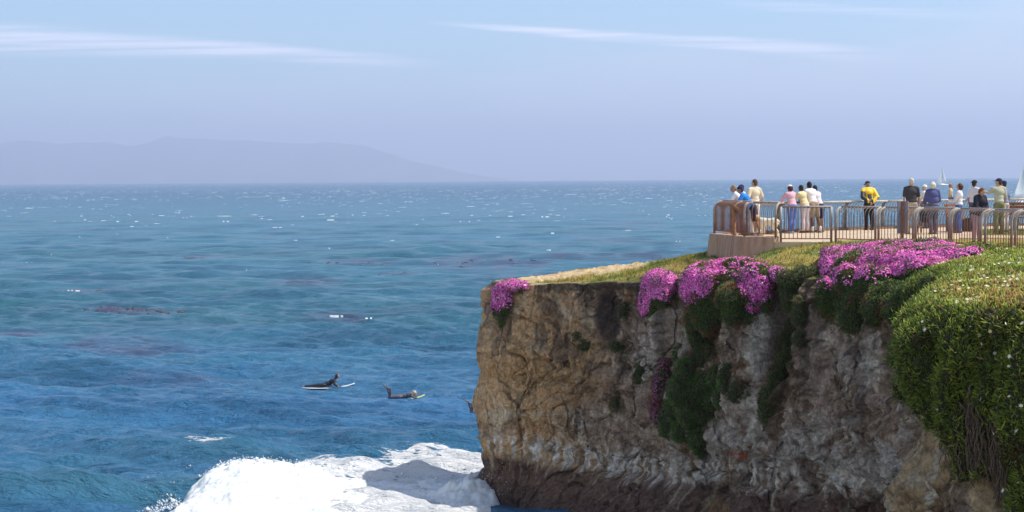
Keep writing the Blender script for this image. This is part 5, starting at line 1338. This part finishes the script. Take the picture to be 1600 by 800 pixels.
# yellow and black jacket
jm, t, p = new_mat('yellow_black_jacket')
o_ = t.add('ShaderNodeTexCoord').outputs['Object']; s_ = t.add('ShaderNodeSeparateXYZ'); t.put(s_.inputs[0], o_)
ax = t.math('ABSOLUTE', s_.outputs[0])
mid_ = t.ss(ax, .07, .085, 1, 0); low_ = t.ss(s_.outputs[2], 1.25, 1.29, 1, 0); arm_ = t.math('MULTIPLY', t.ss(ax, .235, .25), t.ss(s_.outputs[2], 1.15, 1.17, 1, 0))
t.put(p.inputs['Base Color'], t.mix(t.math('MAXIMUM', t.math('MAXIMUM', t.math('MULTIPLY', mid_, low_), arm_), t.math('MULTIPLY', t.ss(s_.outputs[0], -.15, -.12, 1, 0), t.ss(s_.outputs[2], 1.36, 1.40, 1, 0))), (.85, .55, .02), (.03, .028, .03))); p.inputs['Roughness'].default_value = .6
person('man in a yellow and black jacket and dark cap standing with hands clasped behind him', rail_pos(1358, .6), R(8), 1.76, 'r', 12, 'behind', top=(.8, .5, .02), jacket=jm, sleeve='long', bottom=(.02, .02, .03), hair=(.25, .2, .16), cap=(.03, .03, .05), shoes=(.03, .03, .03), nod=12, yaw=15)
person('white haired man in a charcoal polo shirt and beige trousers seen from behind', onfloor(1424, 54.6), R(4), 1.84, 'r', 0, 'down', top=(.055, .052, .062), bottom=(.48, .36, .27), hair=(.55, .50, .44), heavy=.12, shoes=(.08, .05, .03))
person('white haired person in a loose navy shirt standing behind the stroller', onfloor(1458, 54.2), R(5), 1.72, 'l', 5, 'push', 'step', top=(.085, .095, .24), jacket=True, sleeve='long', bottom=(.10, .10, .14), hair=(.66, .63, .55), hairlen='bob', sex='f', longtop=.16, heavy=.12)
person('person in a white cap and pale top partly hidden behind the navy shirt', rail_pos(1448, .6), R(60), 1.60, 'l', 8, 'rail', top=(.68, .65, .66), bottom=(.1, .1, .15), hair=(.5, .45, .4), cap=(.78, .76, .72), brim=None, sex='f')
wp = onfloor(1498, 55.2)
person('woman in a white long sleeved top and blue jeans with brown hair holding a child', wp, R(62), 1.66, 'l', -3, 'hold', top=(.78, .74, .80), sleeve='long', bottom=(.06, .13, .36), hair=(.09, .035, .02), hairlen='bob', sex='f')
cp = wp + Matrix.Rotation(R(62), 3, 'Z') @ Vector((.0, .27, 0)); cp.z = FLOOR + .62
person('small child in a tan hat and cream top carried by the woman in white', cp, R(-110), 1.02, 'l', 0, 'down', 'sit', top=(.70, .58, .38), bottom=(.25, .22, .2), hair=(.2, .12, .06), hat=(.42, .24, .10))
person('young man in a white tee with a black cap worn backwards facing right', onfloor(1522, 56.4), R(-55), 1.76, 'r', 2, 'down', top=(.80, .76, .80), bottom=(.12, .12, .16), hair=(.05, .03, .02), cap=(.015, .015, .025), brim='back')
person('woman in a dark navy jacket with long auburn hair looking down at her food', onfloor(1527, 46.6), R(-150), 1.60, 'l', 14, 'eat', top=(.025, .025, .05), jacket=True, sleeve='long', bottom=(.42, .28, .34), hair=(.20, .085, .03), hairlen='bob', sex='f', hat=None, nod=34, longtop=.1, yaw=-10, heavy=.22)
person('man in a khaki green shirt and dark cap with one arm stretched out', onfloor(1561, 53.6), R(18), 1.82, 'l', 2, 'point', top=(.46, .46, .36), bottom=(.22, .21, .11), hair=(.06, .04, .03), cap=(.03, .035, .07), brim='front', yaw=40)
person('person in a blue shirt and navy cap half hidden behind the khaki shirt', onfloor(1570, 55.3), R(40), 1.74, 't', 4, 'down', top=(.20, .24, .40), bottom=(.62, .50, .50), hair=(.05, .03, .03), cap=(.02, .03, .10))

# ---- food in the woman's hands
mb = MB(); mb.ell((0, 0, 0), (.11, .07, .035)); o = mb.build('food_item', mat('bread', (.62, .40, .18), .8, .2, 20), smooth=True); o.location = onfloor(1537.5, 47.2) + Vector((0, 0, .98)); tag(o, 'tan food item held in both hands by the woman in the dark jacket', 'food')

# ---- dog
dm, t, p = new_mat('dog_fur')
o_ = t.add('ShaderNodeTexCoord').outputs['Object']; s_ = t.add('ShaderNodeSeparateXYZ'); t.put(s_.inputs[0], o_)
nn_ = t.noise(o_, 22, 5, .7)
t.put(p.inputs['Base Color'], t.mix(t.ss(t.math('ADD', s_.outputs[0], t.math('MULTIPLY', nn_, .1)), -.27, -.17), (.50, .30, .14), (.80, .70, .54))); p.inputs['Roughness'].default_value = .9
bn = t.add('ShaderNodeBump'); bn.inputs['Distance'].default_value = .015; t.put(bn.inputs['Height'], nn_); t.put(p.inputs['Normal'], bn.outputs[0])
dg_ = empty('dog', tuple(onfloor(1201, 52.1)), 'cream white dog with a golden head standing behind the railing', 'dog', None, R(-28))
b = MB(); b.ell((-.17, 0, .47), (.17, .125, .155)); b.ell((.02, 0, .48), (.20, .11, .125)); b.ell((.17, 0, .49), (.14, .115, .135))
b.cap((-.27, 0, .54), (-.38, 0, .64), .085, .07); b.ell((-.43, 0, .66), (.085, .075, .075)); b.cap((-.47, 0, .645), (-.56, 0, .61), .045, .032)
for q in (-1, 1): b.ell((-.40, q * .075, .64), (.028, .018, .06))
for q in (-1, 1):
    b.cap((-.20, q * .07, .42), (-.19, q * .075, .24), .06, .038); b.cap((-.19, q * .075, .24), (-.20, q * .075, .05), .034, .027); b.cap((-.20, q * .075, .035), (-.24, q * .075, .03), .03, .025)
    b.cap((.22, q * .07, .44), (.17, q * .085, .30), .085, .052); b.cap((.17, q * .085, .30), (.28, q * .085, .19), .045, .030); b.cap((.28, q * .085, .19), (.25, q * .085, .05), .029, .026); b.cap((.25, q * .085, .035), (.20, q * .085, .03), .03, .025)
b.cap((.28, 0, .55), (.36, 0, .46), .038, .035); b.cap((.36, 0, .46), (.39, 0, .34), .035, .02)
b.remesh('body', dm, dg_, .013, 3)
for q in (-1, 1): mb = MB(); mb.ell((-.485, q * .042, .685), (.01, .008, .01), seg=8); mb.build('eye', mat('eye_dark', (.06, .04, .03), .3), dg_)
mb = MB(); mb.ell((-.592, 0, .618), (.014, .016, .012), seg=8); mb.build('nose', mat('eye_dark', (.06, .04, .03), .3), dg_)

# ---- stroller
e_ = empty('stroller', tuple(onfloor(1447, 55.0)), 'black folding stroller with thin wheels behind the railing', 'stroller', None, R(-25))
mk = mat('stroller_black', (.03, .028, .035), .7, .2, 9); ml = mat('stroller_metal', (.25, .24, .25), .4, .1, 9)
b = MB(); b.ell((0, 0, .62), (.20, .25, .20)); b.ell((0, -.10, .48), (.19, .22, .14)); b.remesh('seat_hood', mk, e_, .02, 2)
mb = MB()
for q in (-1, 1): mb.tube([(q * .20, .30, .12), (q * .19, .0, .45), (q * .19, -.35, 1.0)], .014, 6); mb.tube([(q * .21, -.26, .14), (q * .19, .06, .60)], .013, 6)
mb.tube([(-.19, -.35, 1.0), (.19, -.35, 1.0)], .016, 6); mb.build('frame', ml, e_, smooth=True)
for x_, y_, r_ in ((-.25, -.27, .15), (.25, -.27, .15), (-.22, .32, .10), (.22, .32, .10)):
    wh = MB(); wh.tube([(x_, y_ + r_ * math.cos(a_), r_ + r_ * .93 * math.sin(a_)) for a_ in np.linspace(0, 2 * math.pi, 21)], .014, 6)
    wo_ = wh.build('wheel', mk, e_, smooth=True)
    sp_ = MB()
    for a_ in np.linspace(0, math.pi, 5)[:-1]: sp_.tube([(x_, y_ - r_ * .9 * math.cos(a_), r_ - r_ * .9 * math.sin(a_)), (x_, y_ + r_ * .9 * math.cos(a_), r_ + r_ * .9 * math.sin(a_))], .004, 4)
    sp_.build('spokes', ml, wo_)

# ------------------------------------------------------------ surfers
m_wet = mat('wetsuit', (.018, .018, .024), .35, .3, 8, spec=.5); m_wet2 = mat('wetsuit_grey', (.11, .10, .13), .45, .3, 8)
def seapt(px, py):
    d = ray(px, py); P = CAM + d * (-CAM.z / d.z); return P
def board(P, rz, L, col, label, tilt=0):
    n_ = 22; V = []; F = []
    for i in range(n_):
        t_ = -1 + 2 * i / (n_ - 1); w_ = .27 * max(0.02, (1 - abs(t_) ** 2.6)) ** .6 * (1 - .12 * t_); x_ = t_ * L / 2; rock = .14 * max(0, t_) ** 3 + .04 * t_ * t_
        for k_ in range(8):
            a_ = 2 * math.pi * k_ / 8; V.append((x_, w_ * math.cos(a_), rock + .035 * math.sin(a_)))
    for i in range(n_ - 1):
        for k_ in range(8): F.append((i * 8 + k_, i * 8 + (k_ + 1) % 8, (i + 1) * 8 + (k_ + 1) % 8, (i + 1) * 8 + k_))
    F += [tuple(range(8))[::-1], tuple((n_ - 1) * 8 + k_ for k_ in range(8))]
    mb = MB(); mb.add(V, F); o = mb.build('surfboard', mat('board_%d' % int(col[2] * 99), col, .3, .05, 3, spec=.5), smooth=True)
    o.location = P; o.rotation_euler = (0, R(-tilt), rz); tag(o, label, 'surfboard'); return o
def swimmer(P, rz, label, pose, hair, skin='l'):
    e_ = empty('person', tuple(P), label, 'person', None, rz)
    b = MB(); h_ = MB()
    # lying on the front, head to +X
    ch = .16 if pose == 'prop' else .05
    b.ell((-.18, 0, .14), (.17, .155, .10)); b.ell((.05, 0, .15 + ch * .4), (.20, .135, .105)); b.ell((.26, 0, .17 + ch), (.18, .18, .11)); b.cap((.34, -.15, .20 + ch * 1.3), (.34, .15, .20 + ch * 1.3), .065)
    hd = Vector((.52, 0, .34 + ch * 1.5)) if pose == 'prop' else Vector((.52, .02, .30))
    b.cap((.36, 0, .22 + ch * 1.3), tuple(hd - Vector((.05, 0, .07))), .06, .055)
    if pose == 'prop':
        for q in (-1, 1): b.cap((.34, q * .19, .20 + ch * 1.3), (.36, q * .25, .20), .05, .042); b.cap((.36, q * .25, .20), (.52, q * .22, .09), .042, .034)
        for q in (-1, 1): b.cap((-.25, q * .09, .13), (-.72, q * .11, .11), .085, .06); b.cap((-.72, q * .11, .11), (-1.14, q * .10, .10), .056, .036)
    else:
        for q in (-1, 1): b.cap((.34, q * .19, .21), (.48, q * .30, .12), .05, .042); b.cap((.48, q * .30, .12), (.62, q * .12, .09), .042, .034)
        for q in (-1, 1): b.cap((-.25, q * .09, .13), (-.68, q * .10, .13), .09, .065); b.cap((-.68, q * .10, .13), (-.74 - .08 * q, q * .11, .55 + .04 * q), .062, .045)
        for q in (-1, 1): b.cap((-.74 - .08 * q, q * .11, .55 + .04 * q), (-.92 - .06 * q, q * .12, .66 + .04 * q), .045, .026)
    h_.ell(hd + Vector((0.01, 0, 0)), (.095, .078, .11)); h_.cap(hd + Vector((.10, 0, 0)), hd + Vector((.115, 0, -.03)), .011, .014); h_.ell(hd + Vector((.04, 0, -.06)), (.06, .05, .05))
    x_ = MB(); hands = [(.55, q * .22, .07) for q in (-1, 1)] if pose == 'prop' else [(.64, q * .09, .08) for q in (-1, 1)]
    for q, hpos in zip((-1, 1), hands):
        h_.ell(hpos, (.05, .04, .018))
        for k_, o_ in enumerate((-.03, -.01, .01, .03)): x_.cap((hpos[0] + .04, hpos[1] + o_, hpos[2]), (hpos[0] + .09 + .012 * (k_ in (1, 2)), hpos[1] + o_ * 1.2, hpos[2] - .012), .0095, .007, 6)
        x_.cap((hpos[0] - .01, hpos[1] - q * .035, hpos[2]), (hpos[0] + .03, hpos[1] - q * .07, hpos[2] - .008), .011, .008, 6)
    if pose == 'prop':
        for q in (-1, 1): h_.cap((-1.14, q * .10, .09), (-1.26, q * .10, .07), .032, .022)
    body = MB(); body.V = b.V + [v for v in h_.V]; body.F = b.F + [tuple(i + b.n for i in f) for f in h_.F]; body.n = b.n + h_.n
    bo = body.remesh('body', mat('skin_' + skin, skin_c(skin), .6, .06, 4), e_, .016, 2, extra=x_)
    # wetsuit over everything except head, hands and feet
    w2 = MB(); w2.F = list(b.F); w2.n = b.n; V_ = []
    for v in b.V:
        c_ = v.mean(0); V_.append(c_ + (v - c_) * np.array((1.05 if pose == 'prop' else 1.16, 1.14, 1.16)))
    w2.V = V_
    # trim the neck: shoulders only
    w2.remesh('wetsuit', m_wet if pose == 'prop' else m_wet2, e_, .016, 2)
    if pose != 'prop':
        for q in (-1, 1):
            mb = MB(); mb.ell((-.98 - .06 * q, q * .12, .70 + .04 * q), (.16, .055, .022), Matrix.Rotation(R(38), 3, 'Y')); mb.build('fin', m_wet, e_, smooth=True)
    mb = MB(); mb.ell(hd + Vector((-.018, 0, .02)), (.098, .088, .108)); mb.build('hair', mat('hair_s%d' % int(hair[0] * 99), hair, .7, .3, 40), e_, smooth=True)
    for q in (-1, 1): mb = MB(); mb.ell(hd + Vector((.098, q * .03, .012)), (.008, .011, .008), seg=8); mb.build('eye', mat('eye_dark', (.06, .04, .03), .3), e_)
def afloat(P): P.z = float(wave_h(np.array([[P.x - .5, P.x, P.x + .5]]), np.array([[P.y] * 3]), 0.25).mean()) - .035; return P
P = afloat(seapt(513, 598.5))
board(P, R(4), 2.75, (.72, .73, .74), 'white surfboard under the dark haired surfer farthest from the cliff', 1.5)
swimmer(P + Vector((-.05, 0, .015)), R(4), 'dark haired surfer in a black wetsuit propped up on a white surfboard', 'prop', (.03, .025, .02), 't')
P = afloat(seapt(630, 622))
board(P, R(3), 2.1, (.62, .70, .22), 'pale yellow green board under the blond bodyboarder', 2)
swimmer(P + Vector((.05, 0, .0)), R(3), 'blond bodyboarder in a grey wetsuit lying with black fins raised in the air', 'fins', (.70, .55, .38), 'r')
P = seapt(759, 641); P.z = float(wave_h(np.array([[P.x]]), np.array([[P.y]]), 0.2)[0, 0])
board(P, R(4), 2.0, (.70, .70, .70), 'white board of the surfer half hidden behind the cliff')
swimmer(P + Vector((.05, 0, .0)), R(4), 'surfer almost hidden behind the cliff edge with only raised dark fins showing', 'fins', (.03, .025, .02), 't')

# ------------------------------------------------------------ sailing boats
m_sail, t, p = new_mat('sailcloth'); p.inputs['Base Color'].default_value = (.93, .93, .93, 1); p.inputs['Roughness'].default_value = .8
tr = t.add('ShaderNodeBsdfTranslucent'); t.put(tr.inputs[0], t.mix(t.ss(t.noise(None, 3), .3, .7), (.93, .93, .92), (.96, .96, .96))); mx = t.add('ShaderNodeMixShader'); mx.inputs[0].default_value = .5
t.l.new(p.outputs[0], mx.inputs[1]); t.l.new(tr.outputs[0], mx.inputs[2]); t.l.new(mx.outputs[0], [q for q in t.n if q.type == 'OUTPUT_MATERIAL'][0].inputs[0])
m_hull = mat('white_hull', (.78, .79, .80), .35, .05, 1); m_mast = mat('mast_grey', (.40, .40, .42), .4, .1, 2)
def sailboat(P, L, Hm, rz, label, heel=0, jib=True):
    e_ = empty('sailboat', tuple(P), label, 'sailboat', 'sailing boats on the bay', rz); e_.rotation_euler = (R(heel), 0, rz)
    n_ = 18; V = []; F = []
    for i in range(n_):
        t_ = i / (n_ - 1); x_ = (t_ - .5) * L; w_ = .16 * L * (math.sin(math.pi * min(1, .22 + t_ * .78)) ** .7 if t_ < .999 else 0.01); sheer = L * (.085 + .03 * (t_ - .45) ** 2 * 4)
        for (yy, zz) in ((-1, 1), (-.92, .45), (-.5, -.25), (0, -.5), (.5, -.25), (.92, .45), (1, 1)): V.append((x_, yy * w_, zz * sheer))
    for i in range(n_ - 1):
        for k_ in range(6): F.append((i * 7 + k_, (i + 1) * 7 + k_, (i + 1) * 7 + k_ + 1, i * 7 + k_ + 1))
        F.append((i * 7, i * 7 + 6, (i + 1) * 7 + 6, (i + 1) * 7))
    F.append(tuple(range(7)))
    mb = MB(); mb.add(V, F); mb.build('hull', m_hull, e_)
    mb = MB(); mb.box((-.02 * L, 0, .115 * L), (.36 * L, .16 * L, .06 * L), taper=.8); mb.build('cabin', m_hull, e_)
    mx_ = .08 * L; zb_ = .10 * L
    mb = MB(); mb.tube([(mx_, 0, zb_), (mx_, 0, Hm)], [.012 * L, .008 * L], 8); mb.build('mast', m_mast, e_)
    mb = MB(); mb.tube([(mx_, 0, zb_ + .10 * L), (mx_ - .42 * L, .05 * L, zb_ + .10 * L)], .009 * L, 6); mb.build('boom', m_mast, e_)
    def sail(name, a_, b_, c_, belly):
        V = []; n2 = 10
        for i in range(n2 + 1):
            for j in range(n2 + 1):
                u_, v_ = i / n2, j / n2; P_ = Vector(a_).lerp(Vector(b_), u_) * (1 - v_) + Vector(c_) * v_; P_.y += belly * math.sin(math.pi * u_) * math.sin(math.pi * min(1, v_ * 1.0 + .1)) ; V.append(tuple(P_))
        F = [(i * (n2 + 1) + j, (i + 1) * (n2 + 1) + j, (i + 1) * (n2 + 1) + j + 1, i * (n2 + 1) + j + 1) for i in range(n2) for j in range(n2)]
        mb = MB(); mb.add(V, F); o = mb.build(name, m_sail, e_, smooth=True); s_ = o.modifiers.new('s', 'SOLIDIFY'); s_.thickness = .02
    sail('mainsail', (mx_ - .02 * L, 0, zb_ + .12 * L), (mx_ - .41 * L, .05 * L, zb_ + .12 * L), (mx_ - .015 * L, 0, Hm * .97), .05 * L)
    if jib: sail('jib', (mx_ + .40 * L, 0, zb_ + .03 * L), (mx_ + .02 * L, .05 * L, zb_ + .06 * L), (mx_ + .03 * L, 0, Hm * .86), .05 * L)
    return e_
P = seapt(1471, 291.2); P.z = 0
sailboat(P, 25 * P.y / 2100, 24.5 * P.y / 2100 * 1.0, R(222), 'small white sailboat far out on the bay above the navy shirted person', heel=-5)
P = seapt(1597, 323); P.z = 0
sailboat(P, 15.0 * P.y / 600, 18.5 * P.y / 600, R(42), 'large white sailboat cut by the right edge of the view', heel=3)
